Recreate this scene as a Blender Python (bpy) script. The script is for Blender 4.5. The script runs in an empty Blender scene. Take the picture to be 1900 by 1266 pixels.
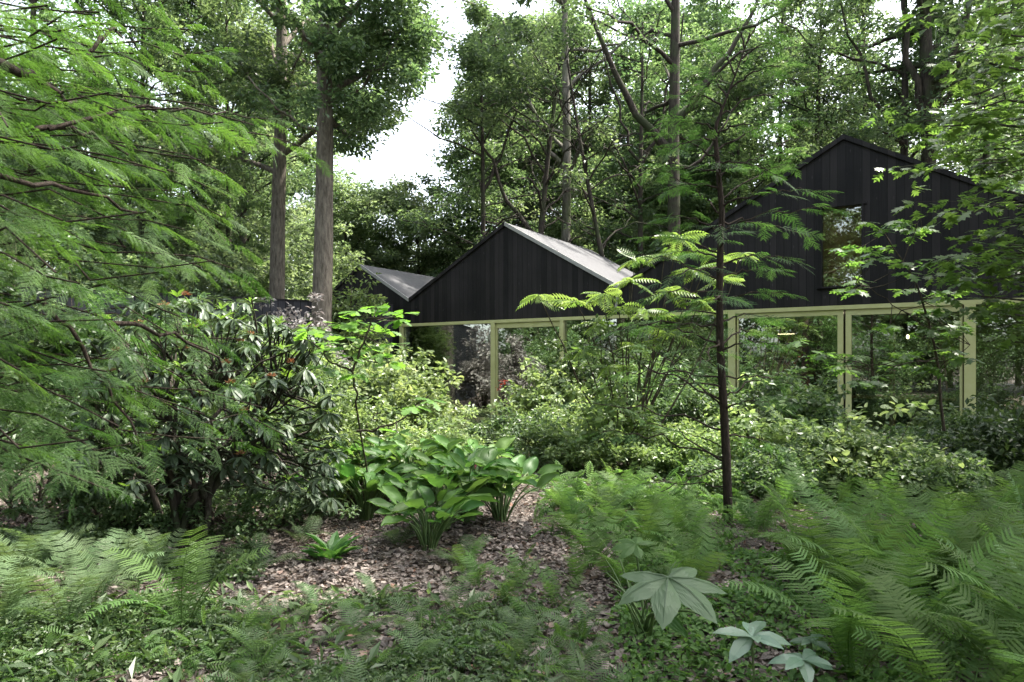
import bpy, math, random
import numpy as np
R = math.radians
sc = bpy.context.scene
COL = sc.collection
rng = np.random.default_rng(7)
random.seed(7)

# ---------------------------------------------------------------- camera
F = 1267.0; HZ = 676.0; CX = 950.0; EYE = 1.55
cam = bpy.data.cameras.new('camera'); camo = bpy.data.objects.new('camera', cam); COL.objects.link(camo)
camo.location = (0, 0, EYE); camo.rotation_euler = (R(90), 0, 0)
cam.lens = 24.0; cam.sensor_width = 36.0; cam.shift_y = 43 / 1900.0
cam.clip_start = 0.02; cam.clip_end = 2000
cam.dof.use_dof = True; cam.dof.focus_distance = 7.0; cam.dof.aperture_fstop = 9.0
sc.camera = camo

# ---------------------------------------------------------------- sky + sun
SUN_EL = 60.0
SV = np.array([0.95, 0.312, 0]); SV /= np.linalg.norm(SV)
SV = np.array([SV[0] * math.cos(R(SUN_EL)), SV[1] * math.cos(R(SUN_EL)), math.sin(R(SUN_EL))])
w = bpy.data.worlds.new('World'); sc.world = w; w.use_nodes = True
nt = w.node_tree; nt.nodes.clear()
sky = nt.nodes.new('ShaderNodeTexSky'); sky.sky_type = 'NISHITA'; sky.sun_disc = False
sky.sun_elevation = R(SUN_EL); sky.sun_rotation = math.atan2(SV[0], SV[1])
sky.air_density = 1.0; sky.dust_density = 4.0; sky.ozone_density = 1.0
bg = nt.nodes.new('ShaderNodeBackground'); bg.inputs[1].default_value = 0.15
ow = nt.nodes.new('ShaderNodeOutputWorld')
hs = nt.nodes.new('ShaderNodeHueSaturation'); hs.inputs['Saturation'].default_value = 0.45
nt.links.new(sky.outputs[0], hs.inputs['Color']); nt.links.new(hs.outputs[0], bg.inputs[0]); nt.links.new(bg.outputs[0], ow.inputs[0])
sl = bpy.data.lights.new('sun', 'SUN'); sl.energy = 2.9; sl.angle = R(1.2); sl.color = (1.0, 0.95, 0.86)
so = bpy.data.objects.new('sun', sl); COL.objects.link(so); so.location = (20, 5, 40)
from mathutils import Vector
so.rotation_euler = Vector(SV).to_track_quat('Z', 'Y').to_euler()
sc.view_settings.view_transform = 'Standard'; sc.view_settings.look = 'None'
sc.view_settings.gamma = 1.0; sc.view_settings.exposure = 2.5
sc.cycles.max_bounces = 9; sc.cycles.diffuse_bounces = 6; sc.cycles.glossy_bounces = 3
sc.cycles.transmission_bounces = 4; sc.cycles.transparent_max_bounces = 8
sc.cycles.caustics_reflective = False; sc.cycles.caustics_refractive = False
sc.cycles.sample_clamp_indirect = 4.0
sc.cycles.use_denoising = True; sc.cycles.denoiser = 'OPENIMAGEDENOISE'
sc.cycles.denoising_prefilter = 'NONE'
sc.cycles.use_adaptive_sampling = True; sc.cycles.adaptive_threshold = 0.006

def W(px, py, d):
    return np.array([(px - CX) / F * d, d, EYE + (HZ - py) / F * d])
def Gd(px, py):
    d = EYE * F / (py - HZ)
    return np.array([(px - CX) / F * d, d, 0.0])
def onG(px, d):
    return np.array([(px - CX) / F * d, d, 0.0])

# ---------------------------------------------------------------- materials
def newmat(name):
    m = bpy.data.materials.new(name); m.use_nodes = True
    n = m.node_tree; n.nodes.clear()
    return m, n, n.nodes.new, n.links.new
def ramp(N, cols):
    r = N('ShaderNodeValToRGB'); e = r.color_ramp.elements
    while len(e) < len(cols): e.new(0.5)
    for i, (p, c) in enumerate(cols):
        e[i].position = p; e[i].color = (*c, 1)
    return r
def leafmat(name, c0, c1, trans=0.35, rough=0.42, tcol=None, spec=0.38, odd=None):
    """c0..c1: darkest and lightest leaf of the plant; each leaf draws its own tint."""
    m, n, N, L = newmat(name)
    at = N('ShaderNodeAttribute'); at.attribute_name = 'tint'
    stops = [(0.0, c0), (0.72, tuple((a + b) / 2 for a, b in zip(c0, c1))), (1.0, c1)]
    if odd: stops = [(0.0, c0), (0.7, tuple((a + b) / 2 for a, b in zip(c0, c1))), (0.95, c1), (1.0, odd)]
    r = ramp(N, stops)
    L(at.outputs['Fac'], r.inputs[0])
    oi = N('ShaderNodeObjectInfo'); va = N('ShaderNodeMapRange'); va.inputs['To Min'].default_value = .82; va.inputs['To Max'].default_value = 1.18
    hu = N('ShaderNodeMapRange'); hu.inputs['To Min'].default_value = .49; hu.inputs['To Max'].default_value = .515
    L(oi.outputs['Random'], va.inputs['Value']); L(oi.outputs['Random'], hu.inputs['Value'])
    hv = N('ShaderNodeHueSaturation'); L(r.outputs[0], hv.inputs['Color']); L(va.outputs[0], hv.inputs['Value']); L(hu.outputs[0], hv.inputs['Hue'])
    r = hv
    p = N('ShaderNodeBsdfPrincipled'); p.inputs['Roughness'].default_value = rough
    p.inputs['Specular IOR Level'].default_value = spec
    L(r.outputs[0], p.inputs['Base Color'])
    t = N('ShaderNodeBsdfTranslucent')
    tc = N('ShaderNodeMixRGB'); tc.blend_type = 'MULTIPLY'; tc.inputs[0].default_value = 1
    tc.inputs[2].default_value = (*(tcol or (1.65, 1.7, 1.0)), 1)
    L(r.outputs[0], tc.inputs[1]); L(tc.outputs[0], t.inputs[0])
    mx = N('ShaderNodeMixShader'); mx.inputs[0].default_value = trans
    L(p.outputs[0], mx.inputs[1]); L(t.outputs[0], mx.inputs[2])
    o = N('ShaderNodeOutputMaterial'); L(mx.outputs[0], o.inputs[0])
    return m
def barkmat(name, c0, c1, scale=6, rough=0.9, moss=None):
    m, n, N, L = newmat(name)
    tc = N('ShaderNodeTexCoord'); mp = N('ShaderNodeMapping'); mp.inputs['Scale'].default_value = (scale * 1.6, scale * 1.6, scale * 0.3)
    L(tc.outputs['Object'], mp.inputs[0])
    nz = N('ShaderNodeTexNoise'); nz.inputs['Scale'].default_value = 1.6; nz.inputs['Detail'].default_value = 8; nz.inputs['Roughness'].default_value = .7
    L(mp.outputs[0], nz.inputs[0])
    r = ramp(N, [(0.36, c0), (0.66, c1)]); L(nz.outputs[0], r.inputs[0])
    colo = r.outputs[0]
    if moss:
        n2 = N('ShaderNodeTexNoise'); n2.inputs['Scale'].default_value = 1.3; n2.inputs['Detail'].default_value = 6
        L(tc.outputs['Object'], n2.inputs[0])
        r2 = ramp(N, [(0.5, (0, 0, 0)), (0.62, (1, 1, 1))]); L(n2.outputs[0], r2.inputs[0])
        mm = N('ShaderNodeMixRGB'); L(r2.outputs[0], mm.inputs[0]); L(colo, mm.inputs[1]); mm.inputs[2].default_value = (*moss, 1)
        colo = mm.outputs[0]
    p = N('ShaderNodeBsdfPrincipled'); p.inputs['Roughness'].default_value = rough; p.inputs['Specular IOR Level'].default_value = .2
    L(colo, p.inputs['Base Color'])
    b = N('ShaderNodeBump'); b.inputs['Strength'].default_value = .9; b.inputs['Distance'].default_value = .03
    L(nz.outputs[0], b.inputs['Height']); L(b.outputs[0], p.inputs['Normal'])
    o = N('ShaderNodeOutputMaterial'); L(p.outputs[0], o.inputs[0])
    return m
def noisemat(name, c0, c1, scale=5, rough=.7, bump=.3, dist=.02, mid=(.4, .65), metallic=0, spec=.4):
    m, n, N, L = newmat(name)
    tc = N('ShaderNodeTexCoord')
    nz = N('ShaderNodeTexNoise'); nz.inputs['Scale'].default_value = scale; nz.inputs['Detail'].default_value = 8; nz.inputs['Roughness'].default_value = .65
    L(tc.outputs['Object'], nz.inputs[0])
    r = ramp(N, [(mid[0], c0), (mid[1], c1)]); L(nz.outputs[0], r.inputs[0])
    p = N('ShaderNodeBsdfPrincipled'); p.inputs['Roughness'].default_value = rough; p.inputs['Metallic'].default_value = metallic
    p.inputs['Specular IOR Level'].default_value = spec
    L(r.outputs[0], p.inputs['Base Color'])
    b = N('ShaderNodeBump'); b.inputs['Strength'].default_value = bump; b.inputs['Distance'].default_value = dist
    L(nz.outputs[0], b.inputs['Height']); L(b.outputs[0], p.inputs['Normal'])
    o = N('ShaderNodeOutputMaterial'); L(p.outputs[0], o.inputs[0])
    return m
def plankmat(name, wid, c0, c1, groove=(.0015, .0015, .0015), rough=.6, spec=.25):
    """vertical boards: one tone per board, dark joints, long grain, knots"""
    m, n, N, L = newmat(name)
    tc = N('ShaderNodeTexCoord'); sx = N('ShaderNodeSeparateXYZ'); L(tc.outputs['Object'], sx.inputs[0])
    d = N('ShaderNodeMath'); d.operation = 'DIVIDE'; d.inputs[1].default_value = wid; L(sx.outputs[0], d.inputs[0])
    fl = N('ShaderNodeMath'); fl.operation = 'FLOOR'; L(d.outputs[0], fl.inputs[0])
    fr = N('ShaderNodeMath'); fr.operation = 'FRACT'; L(d.outputs[0], fr.inputs[0])
    wn = N('ShaderNodeTexWhiteNoise'); wn.noise_dimensions = '1D'; L(fl.outputs[0], wn.inputs['W'])
    mp = N('ShaderNodeMapping'); mp.inputs['Scale'].default_value = (38, 38, 1.6); L(tc.outputs['Object'], mp.inputs[0])
    nz = N('ShaderNodeTexNoise'); nz.inputs['Scale'].default_value = 1; nz.inputs['Detail'].default_value = 6; L(mp.outputs[0], nz.inputs[0])
    mp2 = N('ShaderNodeMapping'); mp2.inputs['Scale'].default_value = (9, 9, 2.2); L(tc.outputs['Object'], mp2.inputs[0])
    vo = N('ShaderNodeTexVoronoi'); vo.inputs['Scale'].default_value = 1.2; L(mp2.outputs[0], vo.inputs[0])
    kn = ramp(N, [(0.0, (1, 1, 1)), (0.12, (0, 0, 0))]); L(vo.outputs['Distance'], kn.inputs[0])
    ad = N('ShaderNodeMath'); ad.operation = 'MULTIPLY_ADD'; ad.inputs[1].default_value = .55; L(nz.outputs[0], ad.inputs[0])
    sc_ = N('ShaderNodeMath'); sc_.operation = 'MULTIPLY'; sc_.inputs[1].default_value = .55; L(wn.outputs['Value'], sc_.inputs[0])
    L(sc_.outputs[0], ad.inputs[2])
    ln_ = N('ShaderNodeTexNoise'); ln_.inputs['Scale'].default_value = .9; ln_.inputs['Detail'].default_value = 4; L(tc.outputs['Object'], ln_.inputs[0])
    a3 = N('ShaderNodeMath'); a3.operation = 'MULTIPLY_ADD'; a3.inputs[1].default_value = 1.0; L(ln_.outputs[0], a3.inputs[0]); L(ad.outputs[0], a3.inputs[2])
    a4 = N('ShaderNodeMath'); a4.operation = 'SUBTRACT'; a4.inputs[1].default_value = .5; L(a3.outputs[0], a4.inputs[0]); ad = a4
    r = ramp(N, [(0.15, c0), (0.85, c1)]); L(ad.outputs[0], r.inputs[0])
    mk_ = N('ShaderNodeMixRGB'); mk_.inputs[2].default_value = (*tuple(min(1, c * 2.2) for c in c1), 1); L(kn.outputs[0], mk_.inputs[0]); L(r.outputs[0], mk_.inputs[1])
    lo = N('ShaderNodeMath'); lo.operation = 'LESS_THAN'; lo.inputs[1].default_value = .085; L(fr.outputs[0], lo.inputs[0])
    mg = N('ShaderNodeMixRGB'); L(lo.outputs[0], mg.inputs[0]); L(mk_.outputs[0], mg.inputs[1]); mg.inputs[2].default_value = (*groove, 1)
    p = N('ShaderNodeBsdfPrincipled'); p.inputs['Roughness'].default_value = rough; p.inputs['Specular IOR Level'].default_value = spec
    L(mg.outputs[0], p.inputs['Base Color'])
    hh = N('ShaderNodeMath'); hh.operation = 'SUBTRACT'; L(nz.outputs[0], hh.inputs[0]); L(lo.outputs[0], hh.inputs[1])
    b = N('ShaderNodeBump'); b.inputs['Strength'].default_value = .5; b.inputs['Distance'].default_value = .01
    L(hh.outputs[0], b.inputs['Height']); L(b.outputs[0], p.inputs['Normal'])
    o = N('ShaderNodeOutputMaterial'); L(p.outputs[0], o.inputs[0])
    return m
def emat(name, c, s):
    m, n, N, L = newmat(name); e = N('ShaderNodeEmission'); e.inputs[0].default_value = (*c, 1); e.inputs[1].default_value = s
    o = N('ShaderNodeOutputMaterial'); L(e.outputs[0], o.inputs[0]); return m
def glassmat(name, refl=.16, tint=(.75, .8, .74)):
    m, n, N, L = newmat(name)
    t = N('ShaderNodeBsdfTransparent'); t.inputs[0].default_value = (*tint, 1)
    g = N('ShaderNodeBsdfGlossy'); g.inputs['Roughness'].default_value = 0.004; g.inputs[0].default_value = (.9, .95, .9, 1)
    fz = N('ShaderNodeFresnel'); fz.inputs[0].default_value = 1.5
    a = N('ShaderNodeMath'); a.operation = 'ADD'; a.use_clamp = True; a.inputs[1].default_value = refl; L(fz.outputs[0], a.inputs[0])
    mx = N('ShaderNodeMixShader'); L(a.outputs[0], mx.inputs[0]); L(t.outputs[0], mx.inputs[1]); L(g.outputs[0], mx.inputs[2])
    o = N('ShaderNodeOutputMaterial'); L(mx.outputs[0], o.inputs[0]); return m

M = {}
M['oak'] = leafmat('oak leaf', (.036, .070, .036), (.190, .250, .140), .52, .34)
M['oak_far'] = leafmat('sunlit far leaf', (.085, .130, .078), (.280, .340, .220), .52, .45)  # far leaves paler than oak: sunlight and haze put into the colour
M['beech'] = leafmat('dark crown leaf', (.032, .062, .032), (.160, .218, .118), .52, .34)
M['redwood'] = leafmat('redwood needle', (.030, .074, .018), (.100, .175, .044), .42, .62, (1.45, 1.6, .8), .25)
M['redwood_dim'] = leafmat('young redwood needle', (.045, .100, .030), (.110, .190, .064), .42, .62, (1.5, 1.6, .85), .25)
M['rhodo'] = leafmat('leathery leaf', (.038, .070, .036), (.105, .150, .080), .20, .46, spec=.36)
M['rhodo_new'] = leafmat('new leathery leaf', (.090, .170, .030), (.150, .240, .050), .35, .35)
M['spent'] = leafmat('withered flower', (.17, .075, .035), (.30, .17, .09), .3, .7, (1.3, 1, .8))
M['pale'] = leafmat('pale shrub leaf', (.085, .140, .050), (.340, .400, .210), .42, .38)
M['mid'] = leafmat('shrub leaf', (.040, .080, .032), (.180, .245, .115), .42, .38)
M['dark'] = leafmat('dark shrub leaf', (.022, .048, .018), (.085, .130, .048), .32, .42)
M['yellow'] = leafmat('yellow green leaf', (.085, .135, .050), (.260, .320, .145), .45, .40)
M['sumac'] = leafmat('feathered leaf', (.080, .140, .035), (.190, .260, .085), .45, .4)
M['sapling'] = leafmat('bright sapling leaf', (.080, .165, .028), (.160, .270, .050), .48, .4)
M['pinoak'] = leafmat('lobed leaf', (.065, .135, .036), (.175, .275, .075), .52, .36)
M['fern'] = leafmat('fern frond', (.042, .094, .024), (.145, .225, .070), .45, .6, spec=.22)
M['fern_grey'] = leafmat('greyish fern frond', (.048, .088, .036), (.140, .195, .092), .38, .6, spec=.25)
M['hosta'] = leafmat('broad leaf', (.042, .105, .024), (.130, .220, .055), .38, .5, spec=.28)
M['big'] = leafmat('huge leaf', (.070, .120, .055), (.085, .135, .068), .35, .5)
M['helle'] = leafmat('blue green leaf', (.075, .135, .085), (.140, .205, .145), .25, .42)
M['cover'] = leafmat('ground cover leaf', (.030, .062, .022), (.110, .160, .058), .34, .45)
M['lilac'] = leafmat('lilac grey leaf', (.16, .15, .14), (.40, .37, .36), .3, .5, (1.1, 1, 1))
M['red'] = leafmat('red reflection leaf', (.25, .03, .02), (.45, .08, .05), .35, .5, (1.3, .8, .6))
M['pink'] = leafmat('pink plume', (.50, .06, .16), (.62, .14, .28), .3, .6, (1.1, 1, 1))
M['litter'] = leafmat('dead leaf', (.050, .040, .034), (.285, .238, .208), .15, .6, (1.2, 1, .8), odd=(.22, .11, .07))
M['ivy'] = leafmat('ivy leaf', (.10, .15, .05), (.25, .30, .14), .3, .4)
M['bark_red'] = barkmat('ruddy bark', (.065, .056, .045), (.215, .188, .155), 7)
M['bark_grey'] = barkmat('grey bark', (.060, .056, .046), (.260, .245, .205), 5, moss=(.10, .12, .06))
M['bark_dark'] = barkmat('dark bark', (.020, .017, .014), (.085, .072, .058), 7, moss=(.045, .055, .028))
M['bark_thin'] = barkmat('thin dark bark', (.016, .012, .009), (.055, .040, .030), 26)
M['twig'] = barkmat('twig bark', (.030, .024, .018), (.110, .090, .065), 20)
M['stalk'] = noisemat('green stalk', (.060, .105, .035), (.120, .180, .060), 12, .5)
M['soil'] = None

# ---------------------------------------------------------------- mesh kit
class G:
    def __init__(s): s.V = []; s.T = []; s.Q = []; s.tt = []; s.qt = []; s.n = 0; s.sm = []
    def add(s, V, T=None, Q=None, tint=0.5):
        V = np.asarray(V, float).reshape(-1, 3)
        if T is not None and len(T):
            T = np.asarray(T, int).reshape(-1, 3); s.T.append(T + s.n); s.tt.append(np.broadcast_to(tint, (len(T),)))
        if Q is not None and len(Q):
            Q = np.asarray(Q, int).reshape(-1, 4); s.Q.append(Q + s.n); s.qt.append(np.broadcast_to(tint, (len(Q),)))
        s.V.append(V); s.n += len(V)
    def box(s, x0, y0, z0, x1, y1, z1):
        V = [(x, y, z) for z in (z0, z1) for y in (y0, y1) for x in (x0, x1)]
        s.add(V, Q=[(0, 2, 3, 1), (4, 5, 7, 6), (0, 1, 5, 4), (2, 6, 7, 3), (0, 4, 6, 2), (1, 3, 7, 5)])
    def prism(s, poly, y0, y1):
        """poly: convex (x,z) outline, extruded along y"""
        n = len(poly)
        V = [(x, y0, z) for x, z in poly] + [(x, y1, z) for x, z in poly]
        T = [(0, i, i + 1) for i in range(1, n - 1)] + [(n, n + i + 1, n + i) for i in range(1, n - 1)]
        Q = [(i, i + n, (i + 1) % n + n, (i + 1) % n) for i in range(n)]
        s.add(V, T=T, Q=Q)
    def tube(s, P, rad, n=6, tint=.5, cap=False, wob=0):
        P = np.asarray(P, float); k = len(P); rad = np.broadcast_to(rad, (k,))
        tg = np.gradient(P, axis=0); tg /= np.linalg.norm(tg, axis=1)[:, None] + 1e-9
        ref = np.array([0, 0, 1.0]) if abs(tg[:, 2]).mean() < .8 else np.array([1.0, 0, 0])
        a = np.cross(tg, ref); a /= np.linalg.norm(a, axis=1)[:, None] + 1e-9
        b = np.cross(tg, a)
        an = np.arange(n) / n * 2 * math.pi
        rr = rad[:, None] * (1 + (wob * rng.normal(size=(k, n)) if wob else np.zeros((k, n))))
        V = P[:, None, :] + rr[..., None] * (np.cos(an)[None, :, None] * a[:, None, :] + np.sin(an)[None, :, None] * b[:, None, :])
        i = np.arange(k - 1)[:, None] * n; j = np.arange(n)[None, :]; jn = (j + 1) % n
        Q = np.stack([i + j, i + jn, i + n + jn, i + n + j], -1).reshape(-1, 4)
        s.add(V.reshape(-1, 3), Q=Q, tint=tint)
    def scatter(s, tm, pos, yd, nr, scl, tint, wscale=None):
        """stamp template tm=(V,T) at pos with its y axis along yd and z near nr"""
        V, T = tm; pos = np.asarray(pos); N = len(pos)
        if N == 0: return
        yd = yd / (np.linalg.norm(yd, axis=1)[:, None] + 1e-9)
        x = np.cross(yd, nr); x /= np.linalg.norm(x, axis=1)[:, None] + 1e-9
        z = np.cross(x, yd)
        scl = np.broadcast_to(scl, (N,)); ws = scl if wscale is None else scl * wscale
        VV = pos[:, None, :] + V[None, :, 0, None] * x[:, None, :] * ws[:, None, None] + \
            V[None, :, 1, None] * yd[:, None, :] * scl[:, None, None] + V[None, :, 2, None] * z[:, None, :] * scl[:, None, None]
        TT = T[None] + (np.arange(N) * len(V))[:, None, None]
        s.add(VV.reshape(-1, 3), T=TT.reshape(-1, 3), tint=np.repeat(np.broadcast_to(tint, (N,)), len(T)))
    def build(s, name, mat, parent=None, smooth=False, me_only=False):
        V = np.concatenate(s.V)
        T = np.concatenate(s.T) if s.T else np.zeros((0, 3), int); Q = np.concatenate(s.Q) if s.Q else np.zeros((0, 4), int)
        me = bpy.data.meshes.new(name); nt_, nq = len(T), len(Q)
        me.vertices.add(len(V)); me.vertices.foreach_set('co', V.astype(np.float32).ravel())
        me.loops.add(nt_ * 3 + nq * 4)
        me.loops.foreach_set('vertex_index', np.concatenate([T.ravel(), Q.ravel()]).astype(np.int32))
        me.polygons.add(nt_ + nq)
        me.polygons.foreach_set('loop_start', np.concatenate([np.arange(nt_) * 3, nt_ * 3 + np.arange(nq) * 4]).astype(np.int32))
        me.polygons.foreach_set('use_smooth', np.full(nt_ + nq, bool(smooth)))
        tint = np.concatenate([a for a in s.tt + s.qt]) if (s.tt or s.qt) else []
        at = me.attributes.new('tint', 'FLOAT', 'FACE'); at.data.foreach_set('value', np.asarray(tint, np.float32))
        me.update(calc_edges=True); me.materials.append(mat)
        if me_only: return me
        o = bpy.data.objects.new(name, me); COL.objects.link(o)
        if parent is not None: o.parent = parent
        return o

def tag(o, label=None, cat=None, group=None, kind=None):
    if label: o['label'] = label
    if cat: o['category'] = cat
    if group: o['group'] = group
    if kind: o['kind'] = kind
    return o
def empty(name, loc, label=None, cat=None, group=None, rz=0):
    o = bpy.data.objects.new(name, None); COL.objects.link(o); o.location = loc; o.rotation_euler = (0, 0, rz)
    o.empty_display_size = .2
    return tag(o, label, cat, group)
def meshobj(name, me, parent, loc=(0, 0, 0), rot=(0, 0, 0), s=1.0):
    o = bpy.data.objects.new(name, me); COL.objects.link(o); o.parent = parent
    o.location = loc; o.rotation_euler = rot; o.scale = (s, s, s); return o

# ---------------------------------------------------------------- leaf shapes (y = length 1, x = width, z = up)
def strip(ys, ws, zmid, zed, fold=0):
    """leaf with a midrib: ys stations, ws half widths"""
    V = []; T = []
    k = len(ys)
    for y, w_, zm, ze in zip(ys, ws, zmid, zed): V += [(-w_, y, ze), (0, y, zm), (w_, y, ze)]
    for i in range(k - 1):
        a = i * 3; b = a + 3
        T += [(a, a + 1, b + 1), (a, b + 1, b), (a + 1, a + 2, b + 2), (a + 1, b + 2, b + 1)]
    return np.array(V, float), np.array(T)
L_RH = (np.array([(0, 0, 0), (.27, .48, .08), (0, 1, -.10), (-.27, .48, .08)], float), np.array([(0, 1, 2), (0, 2, 3)]))
L_NARROW = (np.array([(0, 0, 0), (.17, .45, .05), (0, 1, -.12), (-.17, .45, .05)], float), np.array([(0, 1, 2), (0, 2, 3)]))
L_OVAL = strip([0, .3, .7, 1], [0.01, .27, .23, .005], [0, -.01, -.04, -.12], [0, .05, .01, -.12])
L_LONG = strip([0, .12, .4, .75, 1], [.01, .03, .14, .13, .005], [0, 0, -.03, -.13, -.27], [0, .01, .01, -.10, -.27])
def lobed(pts, sag=.12, fold=.10):
    V = []; T = []
    for x, y in pts: V += [(-x, y, fold * x - sag * y * y - .25 * x * x), (0, min(y, 1), -sag * y * y), (x, y, fold * x - sag * y * y - .25 * x * x)]
    for i in range(len(pts) - 1):
        a = i * 3; b = a + 3
        T += [(a, a + 1, b + 1), (a, b + 1, b), (a + 1, a + 2, b + 2), (a + 1, b + 2, b + 1)]
    V = np.array(V, float)
    return V, np.array(T)
L_OAK = lobed([(.01, 0), (.06, .12), (.17, .24), (.11, .33), (.27, .48), (.15, .54), (.36, .74), (.17, .78), (.20, .92), (.01, 1.0)])
L_PIN = lobed([(.01, 0), (.02, .10), (.26, .30), (.06, .28), (.44, .58), (.07, .50), (.34, .86), (.05, .74), (.10, .90), (.0, 1.08)], .10, .05)
def pinnate(n=8, ll=.34, lw=.11, droop=.25):
    """compound leaf: rachis with opposite leaflets"""
    V = []; T = []
    def lf(b, d, nrm, l, w_):
        i = len(V); s_ = np.cross(d, nrm); s_ /= np.linalg.norm(s_)
        m = b + d * l * .45
        for q in (b, m + s_ * w_ * .5 + nrm * .01, b + d * l - nrm * l * .25, m - s_ * w_ * .5 + nrm * .01): V.append(tuple(q))
        T.extend([(i, i + 1, i + 2), (i, i + 2, i + 3)])
    up = np.array([0, 0, 1.0])
    for k in range(n):
        s0 = .15 + .8 * k / (n - 1); b = np.array([0, s0, -droop * s0 * s0]); l = ll * math.sin(math.pi * (.2 + .62 * k / (n - 1)))
        for sg in (-1, 1):
            d = np.array([sg * .88, .42, -.18]); d /= np.linalg.norm(d); lf(b, d, up, l, lw)
    lf(np.array([0, .95, -droop]), np.array([0, .9, -.35]), up, ll * .8, lw)
    i = len(V)
    for s0 in (0, .5, 1):
        z = -droop * s0 * s0; V += [(-.006, s0, z), (.006, s0, z)]
    T += [(i, i + 1, i + 3), (i, i + 3, i + 2), (i + 2, i + 3, i + 5), (i + 2, i + 5, i + 4)]
    return np.array(V, float), np.array(T)
L_PINN = pinnate()
def spray(nb, nn, bl, nl, nw, seed=0):
    """flat redwood spray: twig of length 1, nb branchlets of length bl each side-ranked, nn needle pairs each"""
    r = np.random.default_rng(seed); V = []; T = []
    def tri(a, b, c): i = len(V); V.extend([a, b, c]); T.append((i, i + 1, i + 2))
    def axis(p, d, l, z0):
        s_ = np.array([-d[1], d[0], 0]); q = p + d * l; tri(p - s_ * .004, p + s_ * .004, q - np.array([0, 0, l * .2]))
    axis(np.zeros(3), np.array([0, 1.0, 0]), 1, 0)
    for k in range(nb):
        s0 = .08 + .9 * (k + .5) / nb
        sg = 1 if k % 2 else -1
        ang = R(62 - 34 * s0 + r.normal() * 6)
        d = np.array([sg * math.sin(ang), math.cos(ang), 0]); l = bl * (math.sin(math.pi * (.18 + .62 * s0)) ** .7) * r.uniform(.85, 1.1)
        p = np.array([0, s0, -.12 * s0 * s0]); dz = r.uniform(.15, .4)
        axis(p, d, l, 0)
        sd = np.array([-d[1], d[0], 0])
        for j in range(nn):
            u = .04 + .96 * j / (nn - 1); q = p + d * l * u + np.array([0, 0, -dz * l * u * u])
            ln = nl * (math.sin(math.pi * (.22 + .70 * u))) 
            for s2 in (-1, 1):
                e = q + (sd * s2 * .93 + d * .38) * ln + np.array([0, 0, -.1 * ln])
                h = d * nw * .5
                tri(q - h, q + h * 1.2, e)
    return np.array(V, float), np.array(T)

def rdir(n, flat=1.0):
    v = rng.normal(size=(n, 3)); v[:, 2] *= flat
    return v / np.linalg.norm(v, axis=1)[:, None]
def clump(g, C, rad, n, tm, size, flat=.6, tint0=None, shell=.5, droop=.15, jit=.5, wd=None):
    """n leaves round each clump centre in C"""
    C = np.asarray(C, float).reshape(-1, 3); N = len(C)
    if N == 0: return
    rad = np.broadcast_to(rad, (N,))
    d = rdir(N * n); rr = rng.uniform(0, 1, N * n) ** (1 / (1 + 2 * shell)) 
    off = d * rr[:, None] * np.repeat(rad, n)[:, None]; off[:, 2] *= flat
    P = np.repeat(C, n, 0) + off
    yd = off / (np.linalg.norm(off, axis=1)[:, None] + 1e-6) * .7 + rdir(N * n) * .8; yd[:, 2] = yd[:, 2] * .6 - droop
    nr = np.array([0, 0, 1.0]) + rng.normal(size=(N * n, 3)) * jit
    ct = (rng.uniform(0, 1, N) if tint0 is None else np.broadcast_to(tint0, (N,)))
    t = np.clip(np.repeat(ct, n) * .6 + rng.uniform(0, .4, N * n), 0, 1)
    g.scatter(tm, P, yd, nr, size * rng.uniform(.65, 1.2, N * n), t, wd)

def curve(p0, p1, bow, n=7, wob=.0):
    t = np.linspace(0, 1, n)[:, None]; p0 = np.asarray(p0, float); p1 = np.asarray(p1, float)
    P = p0 * (1 - t) + p1 * t + np.asarray(bow, float) * (4 * t * (1 - t))
    if wob: 
        e = rng.normal(size=(n, 3)) * wob; e[0] = 0; P = P + e
    return P

# canopy clearings (world directions and volumes): the open sky over the roofs, the shafts of sun on roof and garden
GAP = np.array([(802, -400), (872, -400), (874, 60), (856, 110), (864, 150), (830, 200), (815, 262), (812, 320), (765, 335), (742, 352),
                (722, 330), (665, 285), (690, 268), (738, 215), (748, 190), (792, 150), (800, 60)], float)
def inpoly(x, y, P):
    c = np.zeros(len(x), bool); j = len(P) - 1
    for i in range(len(P)):
        m = ((P[i, 1] > y) != (P[j, 1] > y)) & (x < (P[j, 0] - P[i, 0]) * (y - P[i, 1]) / (P[j, 1] - P[i, 1] + 1e-9) + P[i, 0]); c ^= m; j = i
    return c
LIT = [np.array(p, float) for p in (
    [(-4.5, 20), (-2.8, 19), (2.4, 15.4), (5.4, 19.8), (-1, 25)],      # roofs
    [(-5, 9), (-1, 7.5), (3.2, 8.5), (4.4, 12.5), (-1, 17), (-5.8, 17)],   # garden in front of the glass
    [(1.2, 5.6), (6.5, 4.6), (7.5, 8.5), (1.6, 8.5)],   # sapling and maple at the right
)]
def clear_mask(P):
    d = np.maximum(P[:, 1], .1); u = CX + P[:, 0] / d * F; v = HZ - (P[:, 2] - EYE) / d * F
    bad = inpoly(u, v, GAP) & (P[:, 1] > 2)
    for q, z0, pr in ((LIT[0], 4.0, .93), (LIT[1], .8, .92), (LIT[2], 2.0, .88)):
        k = (P[:, 2] - z0) / SV[2]; X = P[:, 0] - k * SV[0]; Y = P[:, 1] - k * SV[1]
        bad |= inpoly(X, Y, q) & (P[:, 2] > z0 + .8) & (rng.uniform(size=len(P)) < pr)
    return ~bad

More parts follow.
